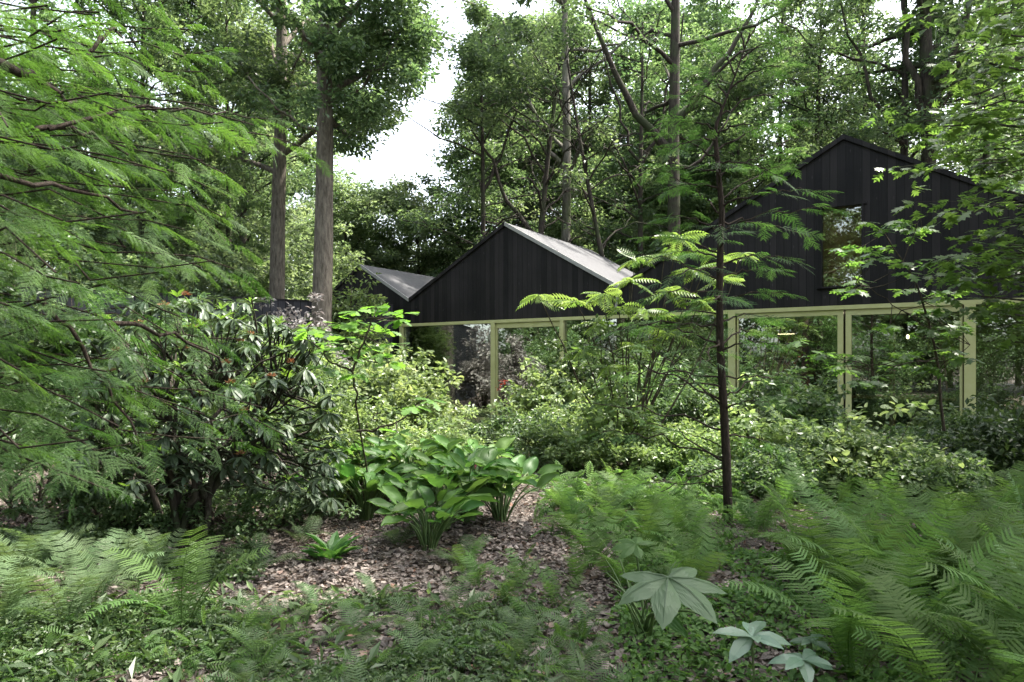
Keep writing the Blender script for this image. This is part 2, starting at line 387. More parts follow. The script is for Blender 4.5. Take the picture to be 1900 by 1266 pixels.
# ---------------------------------------------------------------- ground
def ground_mat():
    m, n, N, L = newmat('forest floor')
    tc = N('ShaderNodeTexCoord')
    v = N('ShaderNodeTexVoronoi'); v.inputs['Scale'].default_value = 26; v.inputs['Randomness'].default_value = 1; L(tc.outputs['Object'], v.inputs[0])
    nz = N('ShaderNodeTexNoise'); nz.inputs['Scale'].default_value = 2.2; nz.inputs['Detail'].default_value = 10; nz.inputs['Roughness'].default_value = .7; L(tc.outputs['Object'], nz.inputs[0])
    sx = N('ShaderNodeSeparateColor'); L(v.outputs['Color'], sx.inputs[0])
    r = ramp(N, [(0, (.035, .024, .018)), (.5, (.09, .062, .048)), (1, (.22, .165, .135))]); L(sx.outputs[0], r.inputs[0])
    r2 = ramp(N, [(.4, (.25, .25, .25)), (.65, (1, 1, 1))]); L(nz.outputs[0], r2.inputs[0])
    mm = N('ShaderNodeMixRGB'); mm.blend_type = 'MULTIPLY'; mm.inputs[0].default_value = 1; L(r.outputs[0], mm.inputs[1]); L(r2.outputs[0], mm.inputs[2])
    p = N('ShaderNodeBsdfPrincipled'); p.inputs['Roughness'].default_value = .9; L(mm.outputs[0], p.inputs['Base Color'])
    b = N('ShaderNodeBump'); b.inputs['Distance'].default_value = .02; L(v.outputs['Distance'], b.inputs['Height']); L(b.outputs[0], p.inputs['Normal'])
    o = N('ShaderNodeOutputMaterial'); L(p.outputs[0], o.inputs[0]); return m
M['soil'] = ground_mat()
def gz(x, y):
    x = np.asarray(x, float); y = np.asarray(y, float)
    return .035 * np.sin(x * 1.3 + 1) * np.cos(y * .9) + .02 * np.sin(x * 3.1 + y * 2.3)
xs = np.concatenate([np.linspace(-600, -14, 12), np.linspace(-12, 12, 97), np.linspace(14, 600, 12)])
ys = np.concatenate([np.linspace(-600, -6, 10), np.linspace(-4, 12, 65), np.linspace(13, 900, 16)])
X, Y = np.meshgrid(xs, ys); Z = gz(X, Y) * (abs(X) < 12.5) * (Y < 12.5) * (Y > -4.5)
g = G(); k = len(xs); i = np.arange(len(ys) - 1)[:, None] * k + np.arange(k - 1)[None]
g.add(np.stack([X, Y, Z], -1).reshape(-1, 3), Q=np.stack([i, i + 1, i + k + 1, i + k], -1).reshape(-1, 4))
tag(g.build('ground', M['soil'], smooth=True), 'brown forest floor under the plants', kind='structure')

ORD = ['first', 'second', 'third', 'fourth', 'fifth', 'sixth', 'seventh', 'eighth', 'ninth', 'tenth', 'eleventh', 'twelfth', 'thirteenth', 'fourteenth', 'fifteenth', 'sixteenth']
def ordinals(objs):
    """members of one row of plants: the label says which one, counted along the row"""
    objs = sorted(objs, key=lambda o: o.location.x / max(o.location.y, .1)); n = len(objs)
    for i, o in enumerate(objs):
        o['label'] = o['label'] + ', ' + (('leftmost of its row' if i == 0 else ORD[i] + ' from left') if i < (n + 1) // 2 else ('rightmost of its row' if i == n - 1 else ORD[n - 1 - i] + ' from right'))
# ---------------------------------------------------------------- the house: row of gables, black boards over a glazed ground floor
M['char'] = plankmat('charred boards', .14, (.003, .003, .0035), (.023, .020, .021))
M['fenceboard'] = plankmat('weathered black boards', .19, (.016, .016, .020), (.052, .052, .062), rough=.75)
M['roof'] = noisemat('grey roofing', (.066, .066, .070), (.088, .088, .092), 9, .8, .15)
M['trim'] = noisemat('pale metal trim', (.26, .26, .25), (.33, .33, .32), 8, .45, .05)
M['olive'] = noisemat('olive lacquer', (.44, .445, .20), (.50, .505, .255), 3, .42, .05)
M['olive_wall'] = noisemat('olive plaster', (.17, .19, .085), (.22, .24, .115), 2, .8, .1)
M['inside'] = noisemat('dark interior', (.045, .045, .032), (.08, .08, .055), 2, .8, .1)
M['ceil'] = noisemat('pale ceiling', (.25, .25, .2), (.3, .3, .24), 2, .8, .05)
M['wood'] = noisemat('oak veneer', (.24, .11, .045), (.38, .19, .08), 14, .5, .1)
M['concrete'] = noisemat('grey concrete', (.26, .26, .25), (.38, .38, .36), 4, .85, .3)
M['glass'] = glassmat('coated glass', .32)
M['glass_up'] = glassmat('upper glass', .12, (.9, .9, .85))
M['glow'] = emat('warm strip light', (1, .80, .52), 1.5)
M['spot'] = emat('warm spot', (1, .85, .6), 14)
M['chrome'] = noisemat('handle metal', (.5, .5, .45), (.6, .6, .55), 5, .3, 0, metallic=1)

P0 = (-.69, 17.6, 0); HA = math.atan2(-.539, .842)
def HW(t, y, z):
    c, s = math.cos(HA), math.sin(HA); return np.array([P0[0] + t * c - y * s, P0[1] + t * s + y * c, z])
house = empty('forest_house', P0, 'black boarded house with a row of folded gables over olive framed glass', 'house', rz=HA)
def hb(name, mat, boxes, parent=house, label=None, smooth=False):
    g = G()
    for b in boxes: g.box(*b)
    o = g.build(name, M[mat], parent)
    if label: o['label'] = label
    return o
ZB = 2.68
VALL = [(-6.3, 3.30), (-4.44, 4.40), (-2.56, 3.30), (.62, 5.06), (3.73, 3.27), (8.37, 5.87), (12.97, 3.27)]
def roofz(t):
    return float(np.interp(t, [a for a, _ in VALL], [b for _, b in VALL]))
cuts = sorted([a for a, _ in VALL] + [-2.9, 7.95, 8.71])
g = G()
for a, b in zip(cuts[:-1], cuts[1:]):
    z0 = .0 if b <= -2.85 else ZB
    if abs(a - 7.95) < .01 or abs(a - 8.37) < .01:
        g.prism([(a, z0), (b, z0), (b, 3.05), (a, 3.05)], 0, .14)
        g.prism([(a, 4.58), (b, 4.58), (b, roofz(b)), (a, roofz(a))], 0, .14)
    else:
        g.prism([(a, z0), (b, z0), (b, roofz(b)), (a, roofz(a))], 0, .14)
g.build('wall', M['char'], house)
# roof slopes
for i, (L_, names) in enumerate([(6.0, 0), (4.9, 1), (7.0, 2)]):
    a = VALL[i * 2]; p = VALL[i * 2 + 1]; b = VALL[i * 2 + 2]
    for (q, r_) in ((a, p), (p, b)):
        g = G(); dz = .07
        g.prism([(q[0], q[1] + .004), (r_[0], r_[1] + .004), (r_[0], r_[1] + dz), (q[0], q[1] + dz)], -.02, L_)
        ro = g.build('roof', M['roof'], house)
        g = G(); g.prism([(q[0], q[1] - .015), (r_[0], r_[1] - .015), (r_[0], r_[1] + dz + .012), (q[0], q[1] + dz + .012)], -.05, -.022)
        g.build('roof_trim', M['trim'] if (r_ is b and i < 2) else M['char'], ro)
    # seams in the roofing
# downpipe in the valley
g = G(); g.tube([(3.76, -.06, 3.3), (3.70, -.07, 3.0), (3.66, -.07, 2.72)], .03, 8); g.build('downpipe', M['trim'], house)
# back gable walls so that the roofs are closed volumes
g = G()
for (a, b, L_) in ((-6.3, -4.44, 5.8), (-4.44, -2.56, 5.8), (-2.56, .62, 4.7), (.62, 3.73, 4.7), (3.73, 8.37, 6.8), (8.37, 12.97, 6.8)):
    g.prism([(a, 2.68), (b, 2.68), (b, roofz(b)), (a, roofz(a))], L_ - .12, L_)
g.build('rear_wall', M['char'], house)
# beams, sill, posts
hb('beam', 'olive', [(-2.9, -.03, 2.60, 12.97, .12, 2.678)])
hb('sill', 'concrete', [(-2.9, -.02, -.2, 12.97, .22, .10)])
hb('sill_rail', 'olive', [(-2.9, 0, .104, 12.97, .09, .17)])
posts = [(-2.86, .10), (.25, .12), (2.25, .10), (6.26, .14), (10.38, .17), (12.85, .12)]
for t, wd in posts: hb('post', 'olive', [(t - wd / 2, -.035, .172, t + wd / 2, .11, 2.598)])
# sliding door frames
for (a, b, w_, hd) in ((.33, 2.19, .07, .13), (6.36, 8.36, .10, .10), (8.40, 10.27, .10, .11)):
    fr = hb('door_frame', 'olive', [(a, .012, .175, a + (.03 if a < 1 else w_ * (1 if a > 7 else .3)), .10, 2.596 - hd - .002), (b - w_ * (1 if a < 7 and a > 1 else .4), .012, .175, b, .10, 2.596 - hd - .002),
                                 (a, .012, 2.596 - hd, b, .10, 2.596), (a, .012, .175, b, .10, .26)][::1])
    if a > 6 and a < 7:
        g = G(); g.tube([(8.30, -.03, 1.12), (8.30, -.06, 1.14), (8.30, -.06, 1.24), (8.30, -.03, 1.26)], .008, 6); g.build('handle', M['chrome'], fr)
# panes
for (a, b) in ((-2.81, .185), (.365, 2.16), (2.305, 6.185), (6.395, 8.255), (8.505, 10.23), (10.47, 12.78)):
    hb('glass_pane', 'glass', [(a, .05, .19, b, .07, 2.59)])
# upper window in the tall gable
fw = hb('window', 'char', [(7.952, -.035, 3.052, 7.985, .13, 4.578), (8.675, -.035, 3.052, 8.708, .13, 4.578), (7.90, -.04, 4.58, 8.76, -.003, 4.625), (7.90, -.07, 3.02, 8.76, -.003, 3.05)])
hb('brown_reflection_panel', 'wood', [(7.6, .40, 2.9, 9.0, .44, 4.6)])  # added wood panel that gives the upper pane its brown reflected tone
hb('pane', 'glass_up', [(7.987, .085, 3.054, 8.673, .10, 4.576)], fw)
# inside: floor, ceiling, partition walls, far wall
hb('floor', 'inside', [(-2.8, .23, -.1, 12.9, 4.6, .115)])
hb('ceiling', 'ceil', [(-2.8, .23, 2.62, 12.9, 4.6, 2.66)])
hb('far_wall', 'inside', [(-2.8, 4.45, .12, 12.9, 4.57, 2.615)])
hb('partition', 'olive_wall', [(5.15, 1.6, .12, 6.75, 1.72, 2.615), (-2.8, .25, .12, -2.7, 4.4, 2.615), (12.0, 1.2, .12, 12.9, 1.32, 2.615), (9.9, 2.4, .12, 11.6, 2.5, 2.615)])
hb('column', 'wood', [(9.05, 1.3, .12, 9.15, 1.4, 2.615)])
for t in (8.0, 8.17, 8.34, 8.5):
    hb('ceiling_spot', 'spot', [(t, 1.2, 2.60, t + .035, 1.235, 2.617)])
# things inside
bs = empty('bookshelf', HW(6.45, 3.2, .12), 'dark bookshelf full of books under a warm strip light behind the glass', 'bookshelf', rz=HA)
g = G(); g.box(-.02, -.3, 0, 0, .05, 2.2); g.box(1.1, -.3, 0, 1.12, .05, 2.2); g.box(-.02, .05, 0, 1.12, .07, 2.2); g.build('case', M['inside'], bs)
g = G()
for k in range(6): g.box(0.002, -.29, .05 + k * .38, 1.098, .045, .075 + k * .38)
g.build('shelf', M['wood'], bs)
cols = [noisemat('book cloth', c, tuple(min(1, x * 1.2) for x in c), 6, .7, 0) for c in ((.30, .05, .03), (.35, .25, .10), (.05, .10, .16), (.45, .42, .36), (.10, .16, .08))]
for k in range(5):
    x = .01
    for j in range(5):
        wd = rng.uniform(.12, .24); g = G(); xx = x
        while xx < x + wd - .03:
            b_ = rng.uniform(.02, .045); g.box(xx, -.24, .078 + k * .38, xx + b_ - .003, .02, .078 + k * .38 + rng.uniform(.2, .31)); xx += b_
        if x + wd < 1.08: g.build('books', cols[(k + j * 2) % 5], bs)
        x += wd
g = G(); g.box(.12, -.25, 2.15, .50, -.2, 2.165); g.build('strip_light', M['glow'], bs)
lp = empty('pendant_lamp', HW(9.35, 1.9, 2.12), 'small glowing pendant lamp hanging behind the sliding glass door', 'lamp', rz=HA)
g = G(); g.tube([(0, 0, .5), (0, 0, .05)], .005, 5); g.build('cord', M['inside'], lp)
bm_ = G(); bm_.tube([(0, 0, -.045), (0, 0, -.035), (0, 0, -.0), (0, 0, .035), (0, 0, .045)], [.004, .018, .026, .018, .005], 12); bm_.build('bulb', emat('lamp glow', (1, .75, .45), 6), lp, smooth=True)
tb = empty('dining_table', HW(8.2, 2.2, .12), 'wooden table standing in the dim room behind the sliding door', 'table', rz=HA)
g = G(); g.box(0, -.4, .70, 2.0, .4, .74); g.build('table_top', M['wood'], tb)
for x in (.08, 1.86):
    for y in (-.34, .28): g = G(); g.box(x, y, 0, x + .06, y + .06, .698); g.build('leg', M['inside'], tb)
# terrace slab
o = empty('terrace', HW(5.2, -1.25, 0), 'grey concrete step along the glass front, half hidden by plants', 'terrace', rz=HA)
g = G(); g.box(0, 0, -.1, 7.6, 1.2, .085); g.build('slab', M['concrete'], o)
g = G(); g.box(0, -.32, -.1, 7.6, -.02, .03); g.build('lower_step', M['concrete'], o)

# long dark board wall at the left
a = np.array([-15.0, 12.2]); b = np.array([-3.35, 19.15]); ln = np.linalg.norm(b - a); an = math.atan2(b[1] - a[1], b[0] - a[0])
fw_ = empty('garden_wall', (a[0], a[1], 0), 'long weathered dark board wall running to the house from the left', 'wall', rz=an)
g = G(); g.box(0, 0, -.1, ln, .10, 3.2); g.build('boards', M['fenceboard'], fw_)
g = G(); g.box(0, -.02, 3.203, ln, .12, 3.235); g.build('coping', M['char'], fw_)

# ---------------------------------------------------------------- background trees
def shrub_proto():
    root = empty('wild_bush', (0, 0, 0), 'wild bush behind the viewer, seen only mirrored in the glass', 'bush', 'wild bushes behind the viewer')
    g1 = G(); C = []
    for k in range(16):
        a_ = rng.uniform(0, 6.28); e = np.array([math.cos(a_) * rng.uniform(.3, 2.2), math.sin(a_) * rng.uniform(.3, 2.2), rng.uniform(1.2, 3.4)]); P = curve((0, 0, 0), e, (0, 0, .3), 8, .05)
        g1.tube(P, np.linspace(.04, .01, 8), 5)
        for j in range(12): C.append(P[rng.integers(2, 8)] + rng.normal(size=3) * .45)
    g1.build('stem', M['twig'], root); g2 = G(); clump(g2, np.array(C), .45, 55, L_RH, .13, .7); g2.build('foliage', M['mid'], root)
    return root

def tree(label, base, H, r, crown0, Rc, nl, ncl, nleaf, lsz, mat='oak', bark='bark_dark', lean=(0, 0), name='oak_tree', cat='tree', group=None,
         up=.45, crad=.62, tm=L_RH, twigs=True, fork=None, sides=10, extra=None, az=None, bow=(0, 0)):
    root = empty(name, (base[0], base[1], 0), label, cat, group)
    gt = G(); n = 14; t = np.linspace(0, 1, n)
    tx = lean[0] * t + bow[0] * np.sin(t * math.pi) + .05 * np.sin(t * 7 + rng.uniform(0, 6)) * r * 6
    ty = lean[1] * t + bow[1] * np.sin(t * math.pi)
    Pt = np.stack([tx - tx[0], ty, t * H - .1], 1)
    rad = r * (1 - .72 * t ** 1.1); rad[0] *= 1.25
    gt.tube(Pt, rad, sides, wob=.03)
    C = []; 
    def trunk_at(h): 
        u = np.clip(h / H, 0, 1); return np.array([np.interp(u, t, Pt[:, 0]), np.interp(u, t, Pt[:, 1]), h]), float(np.interp(u, t, rad))
    for k in range(nl):
        u = (k + rng.uniform(0, .9)) / nl
        h = crown0 + (H - crown0) * u; p, rr = trunk_at(h)
        a_ = rng.uniform(0, 2 * math.pi) if az is None else rng.uniform(*az)
        le = Rc * (.45 + .75 * math.sin(math.pi * min(1, u * .8 + .18))) * rng.uniform(.65, 1.1)
        e = p + np.array([math.cos(a_) * le, math.sin(a_) * le, le * up * rng.uniform(.3, 1.5)])
        P = curve(p, e, (rng.normal() * .2, rng.normal() * .2, rng.uniform(-.1, .25) * le), 8, .05 * le / 3)
        gt.tube(P, np.linspace(min(rr * .5, .12 + .01 * le), .012, 8), 6)
        for j in range(int(ncl * 1.35)):
            s_ = rng.uniform(.3, 1.05); q = P[min(7, int(s_ * 7))] + rng.normal(size=3) * np.array([.55, .55, .38]) * (.5 + le * .14)
            C.append(q)
            if twigs and j % 2 == 0: gt.tube(curve(P[max(0, min(6, int(s_ * 7) - 1))], q, (0, 0, .1), 4), [.018, .012, .008, .004], 3)
    if fork:
        for (h, e, rf) in fork:
            p, rr = trunk_at(h); e = np.array(e, float)
            P = curve(p, e, (0, 0, -.12 * np.linalg.norm(e - p)), 9, .07); gt.tube(P, np.linspace(rf, rf * .35, 9), 8)
            for j in range(int(ncl * 1.5)):
                q = P[rng.integers(3, 9)] + rng.normal(size=3) * np.array([.9, .9, .5]); C.append(q)
    if extra is not None: C += list(extra)
    C = np.array(C); Wc = C + np.array([base[0], base[1], 0]); C = C[clear_mask(Wc)]
    Wc = C + np.array([base[0], base[1], 0])
    d = np.maximum(Wc[:, 1], .5); u = CX + Wc[:, 0] / d * F
    gt.build('trunk', M[bark], root, smooth=True)
    gl = G(); clump(gl, C, crad * rng.uniform(.45, 1.25, len(C)), int(nleaf * .95), tm, lsz * 1.25, .62)
    gl.build('crown', M[mat], root)
    return root
def at(px, d): return ((px - CX) / F * d, d)

tree('stout ruddy trunk standing just in front of the garden wall, brightest trunk at left', at(592, 17.3), 19, .27, 7.4, 3.6, 22, 8, 130, .12, 'oak', 'bark_red', sides=20, up=.30, fork=[(9.5, (3.0, -.6, 11.5), .07), (8.2, (2.2, -.8, 9.4), .05), (7.4, (-1.6, -.5, 8.6), .05)],
     extra=[W(px_, py_, d_) - np.array([*at(592, 17.3), 0]) for px_, py_, d_ in zip(rng.uniform(600, 796, 130), 285 - 520 * rng.uniform(0, 1, 120) ** 1.1, rng.uniform(15.8, 18.8, 120)) if py_ < 285 - .9 * abs(px_ - 710)])
tree('straight brown trunk just left of the stout ruddy one', at(515, 21), 20, .26, 7.4, 4.6, 26, 9, 120, .13, 'oak', 'bark_red', sides=16, up=.3)
tree('tall pale lichen grey trunk rising straight behind the middle gable', at(1045, 23), 20, .20, 7.0, 3.2, 20, 6, 110, .14, 'oak', 'bark_grey', fork=[(8.0, (-2.0, 0, 13), .10), (6.4, (-1.2, .3, 8.4), .05)])
tree('dark leaning trunk just behind the peak of the middle gable', at(966, 21.5), 11, .15, 4.5, 2.6, 18, 7, 110, .12, 'oak', 'bark_dark', lean=(1.2, 0), fork=[(5.5, (-1.4, 0, 9), .09)], group=None)
tree('thin dark trunk behind the left slope of the middle gable', at(893, 21.5), 12, .11, 4.6, 2.4, 18, 7, 110, .12, 'oak', 'bark_dark', fork=[(7, (1.4, 0, 11), .06)])
tree('slender dark trunk leaning left over the right slope of the middle gable', at(1166, 21), 11, .11, 4.6, 2.4, 18, 6, 100, .12, 'oak', 'bark_dark', lean=(-1.9, 0))
tree('slim dark forked trunk left of the big branching oak', at(1192, 22.5), 13, .12, 5, 2.6, 18, 6, 100, .13, 'oak', 'bark_dark', fork=[(8, (1.5, 0, 13), .07), (8.2, (-1.4, 0, 12), .06)])
tree('big dark oak with heavy crooked limbs spreading left above the roofs', at(1250, 21.5), 19, .25, 8.2, 4.8, 22, 7, 120, .13, 'beech', 'bark_dark', fork=[(8.2, (-3.0, -.5, 13), .15), (9.2, (2.8, 0, 13.5), .13), (7.6, (1.9, 0, 9.6), .07)], bow=(.15, 0))
tree('thin shaded trunk right of the young redwood, behind the tall gable slope', at(1368, 25), 13, .11, 4.6, 3.2, 22, 7, 110, .13, 'beech', 'bark_dark')
tree('narrow trunk above the left slope of the tall gable', at(1510, 25), 16, .13, 6.2, 3.4, 20, 5, 100, .13, 'beech', 'bark_dark', lean=(.3, 0))
tree('narrow trunk above the peak of the tall gable', at(1602, 25), 16, .13, 6.4, 3.4, 20, 5, 100, .13, 'beech', 'bark_dark', fork=[(8.5, (1.8, 0, 12), .06)])
tree('middling dark trunk close beside the forked giant at right', at(1676, 20), 17, .15, 6.5, 3.2, 20, 6, 100, .12, 'beech', 'bark_dark', fork=[(8.0, (-1.8, 0, 12), .08)])
tree('forked giant dark trunk rising behind the right slope of the tall gable', at(1714, 19.5), 18, .27, 8.0, 4.2, 22, 6, 110, .12, 'beech', 'bark_dark', fork=[(8.6, (1.7, 0, 14), .15), (9.4, (4.6, -1, 12.2), .12), (8.0, (-.8, 0, 14), .12)])
tree('shaded trunk at the right border behind the hanging maple leaves', at(1835, 23), 16, .16, 4.6, 3.8, 22, 6, 100, .13, 'beech', 'bark_dark')
tree('slim trunk seen low through the redwood branches at left', at(266, 24), 16, .13, 4.2, 3.8, 26, 8, 110, .13, 'oak', 'bark_dark')
tree('trunk behind the redwood branches near the left border', at(60, 22), 17, .17, 4.0, 4.0, 26, 8, 110, .13, 'oak', 'bark_dark')
tree('slim trunk left of the straight brown trunk behind the redwood tips', at(420, 26), 16, .14, 3.6, 4.0, 26, 8, 120, .14, 'oak', 'bark_dark')
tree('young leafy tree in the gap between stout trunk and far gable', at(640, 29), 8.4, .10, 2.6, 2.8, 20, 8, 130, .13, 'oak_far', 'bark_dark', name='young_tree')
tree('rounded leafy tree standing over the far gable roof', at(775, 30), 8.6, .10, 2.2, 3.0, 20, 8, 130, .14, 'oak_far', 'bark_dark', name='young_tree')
tree('leafy tree behind the left slope of the middle gable', at(868, 28), 9.8, .10, 2.4, 2.8, 22, 8, 120, .13, 'oak', 'bark_dark', name='young_tree')
tree('leafy young tree filling behind the valley of the two right gables', at(1130, 28), 9.0, .10, 2.2, 3.0, 22, 8, 120, .13, 'oak', 'bark_dark', name='young_tree')
tree('low leafy tree behind the left end of the tall gable', at(1300, 27), 9.5, .10, 2.2, 3.4, 22, 8, 120, .13, 'beech', 'bark_dark', name='young_tree')
tree('leafy tree above the right end of the house', at(1880, 28), 13, .14, 4.2, 3.6, 22, 8, 110, .14, 'oak', 'bark_dark', name='young_tree')

tree('tall leafy tree closing the gap right of the open sky', at(925, 30), 17, .17, 4.0, 3.0, 26, 8, 120, .14, 'oak', 'bark_dark')
tree('tall leafy tree between open sky and the pale grey trunk', at(985, 33), 18, .17, 4.0, 3.8, 28, 8, 120, .15, 'oak', 'bark_dark')
tree('leafy tree behind the pale grey trunk', at(1095, 33), 18, .17, 4.0, 4.0, 28, 8, 120, .15, 'oak', 'bark_dark')
tree('tall leafy tree behind the slim forked trunk', at(1190, 32), 18, .17, 5.0, 3.8, 26, 8, 110, .15, 'oak', 'bark_dark')
tree('tall leafy tree between crooked oak and tall gable', at(1330, 32), 19, .17, 5.0, 4.2, 28, 8, 110, .15, 'oak', 'bark_dark')
tree('tall leafy tree above the left slope of the tall gable', at(1450, 33), 19, .17, 6.5, 4.2, 28, 8, 110, .15, 'oak', 'bark_dark')
# far trees: three builds, copied
protos = []
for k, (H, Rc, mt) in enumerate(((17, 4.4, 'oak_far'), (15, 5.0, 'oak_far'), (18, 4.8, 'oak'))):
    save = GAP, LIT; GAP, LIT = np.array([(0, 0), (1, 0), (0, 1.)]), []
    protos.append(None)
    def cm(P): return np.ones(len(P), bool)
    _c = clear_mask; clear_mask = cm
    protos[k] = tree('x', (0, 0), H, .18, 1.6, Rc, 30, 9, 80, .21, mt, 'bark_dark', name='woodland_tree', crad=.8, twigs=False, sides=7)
    clear_mask = _c; GAP, LIT = save
spots = []
r2 = np.random.default_rng(3)
for row, (d, n) in enumerate(((36, 13), (46, 15), (58, 16))):
    for i in range(n):
        px = -150 + 2250 * (i + r2.uniform(.2, .8)) / n
        spots.append((px, d + r2.uniform(-3, 3)))
lab = ['hazy woodland tree far behind the garden wall', 'hazy woodland tree far behind the middle gable', 'shaded woodland tree far behind the tall gable']
used = [False] * 3
for i, (px, d) in enumerate(spots):
    if 690 < px < 870: k = 1; s_ = .50 + .12 * (d > 40)
    elif 600 < px <= 690 or 870 <= px < 915: k = 1; s_ = .62
    else: k = i % 3; s_ = r2.uniform(.85, 1.15)
    if px > 900 and d > 40 and (i % 2 or d > 52): continue
    x, y = at(px, d)
    if used[k]:
        o = protos[k].copy(); COL.objects.link(o)
        for ch in protos[k].children:
            c = ch.copy(); COL.objects.link(c); c.parent = o
    else: o = protos[k]; used[k] = True
    o.location = (x, y, 0); o.rotation_euler = (0, 0, r2.uniform(0, 6.28)); o.scale = (s_, s_, s_)
    o['label'] = lab[0] if px < 640 else lab[1] if px < 1200 else lab[2]
    o['group'] = 'woodland trees far behind the left wall' if px < 640 else 'woodland trees far behind the middle' if px < 1200 else 'woodland trees far behind the tall gable'

# the wood goes on behind and left of the viewer (seen mirrored in the panes)
for i in range(26):
    a_ = R(95 + 190 * (i + .5) / 26); d = (17, 24, 31)[i % 3] + r2.uniform(-2, 2)
    x, y = d * math.cos(a_), d * math.sin(a_) 
    if x > -16 and y > 3: continue
    k = i % 3; o = protos[k].copy(); COL.objects.link(o)
    for ch in protos[k].children:
        c = ch.copy(); COL.objects.link(c); c.parent = o
    o.location = (x, y, 0); o.rotation_euler = (0, 0, r2.uniform(0, 6.28)); s_ = r2.uniform(.7, 1.1); o.scale = (s_, s_, s_)
    o['label'] = 'woodland tree standing behind the viewer, seen only mirrored in the glass'; o['group'] = 'woodland trees behind the viewer'

bush = shrub_proto()
for i in range(22):
    a_ = R(92 + 200 * (i + .5) / 22); d = (12.5, 16)[i % 2] + r2.uniform(-1.5, 1.5)
    x, y = d * math.cos(a_), d * math.sin(a_)
    if x > -10 and y > 3: continue
    o = bush if i == 8 else bush.copy()
    if i != 8:
        COL.objects.link(o)
        for ch in bush.children:
            c = ch.copy(); COL.objects.link(c); c.parent = o
    o.location = (x, y, 0); o.rotation_euler = (0, 0, r2.uniform(0, 6.28))

# trees round and behind the viewer: they shade the foreground and fill the reflections
for i, (x, y, H, c0, Rc) in enumerate(((10.5, 5.0, 15, 6.5, 5.4), (13.5, 10.5, 16, 6.5, 4.6), (-10, -5, 15, 3, 5), (-12, 6, 15, 5, 4.5), (-17, 2, 15, 3, 5), (4, -12, 15, 2, 5), (-8, -14, 16, 1.5, 6))):
    tree(['tree shading the foreground, outside the right border of the photo', 'tree beside the house, outside the right border of the photo', 'tree behind the viewer on the left', 'tree beyond the left border by the garden wall', 'tree far beyond the left border', 'tree well behind the viewer', 'broad tree farthest behind the viewer'][i],
         (x, y), H, .22, c0, Rc, 30, 10, 70, .22, 'oak', 'bark_dark', name='shade_tree', crad=.8, twigs=False, sides=8, up=.25)

# ---------------------------------------------------------------- shrubs
def shrub(label, base, h, rx, ry, ncl, nleaf, lsz, mat, tm=L_RH, cat='shrub', group=None, name='shrub', crad=.16, zlo=.15, stems=6, bark='twig',
          flat=.75, droop=.15, wd=None, top=None, hollow=.0):
    """domed bush: stems fan out from the foot, leaf clumps fill the dome"""
    root = empty(name, (base[0], base[1], 0), label, cat, group)
    u = rng.uniform(0, 2 * math.pi, ncl); rr = rng.uniform(hollow, 1, ncl) ** .5
    zt = np.sqrt(np.maximum(0, 1 - rr ** 2 * .85)); z = h * (zlo + (zt - zlo) * rng.uniform(0, 1, ncl) ** .55)
    z = np.maximum(z, h * .05) * rng.uniform(.88, 1.08, ncl)
    C = np.stack([rx * rr * np.cos(u), ry * rr * np.sin(u), z], 1)
    C[:, :2] *= (1 + .12 * np.sin(3 * u + rng.uniform(0, 6)))[:, None]
    sp = rng.uniform(size=ncl) < .2; C[sp] *= rng.uniform(1.08, 1.42, (int(sp.sum()), 1)); C += rng.normal(size=C.shape) * crad * .5
    gs = G()
    for q in C[sp][:14]: gs.tube(curve(q * .35, q, (0, 0, .03), 5), np.linspace(.007, .002, 5), 4)
    for k in range(stems):
        q = C[rng.integers(0, ncl)]; s0 = np.array([rng.normal() * .06, rng.normal() * .06, -.05])
        gs.tube(curve(s0, q, (0, 0, -.0), 6, .02), np.linspace(.008 + .008 * h, .004, 6), 5)
        for j in range(3):
            q2 = C[rng.integers(0, ncl)]
            if np.linalg.norm(q2 - q) < h * .8: gs.tube(curve(s0 * .5 + q * .5, q2, (0, 0, .03), 4), np.linspace(.006, .003, 4), 3)
    gs.build('stem', M[bark], root)
    gl = G(); clump(gl, C, crad * rng.uniform(.7, 1.3, ncl), nleaf, tm, lsz, flat, droop=droop, wd=wd)
    gl.build('foliage', M[mat], root)
    return root

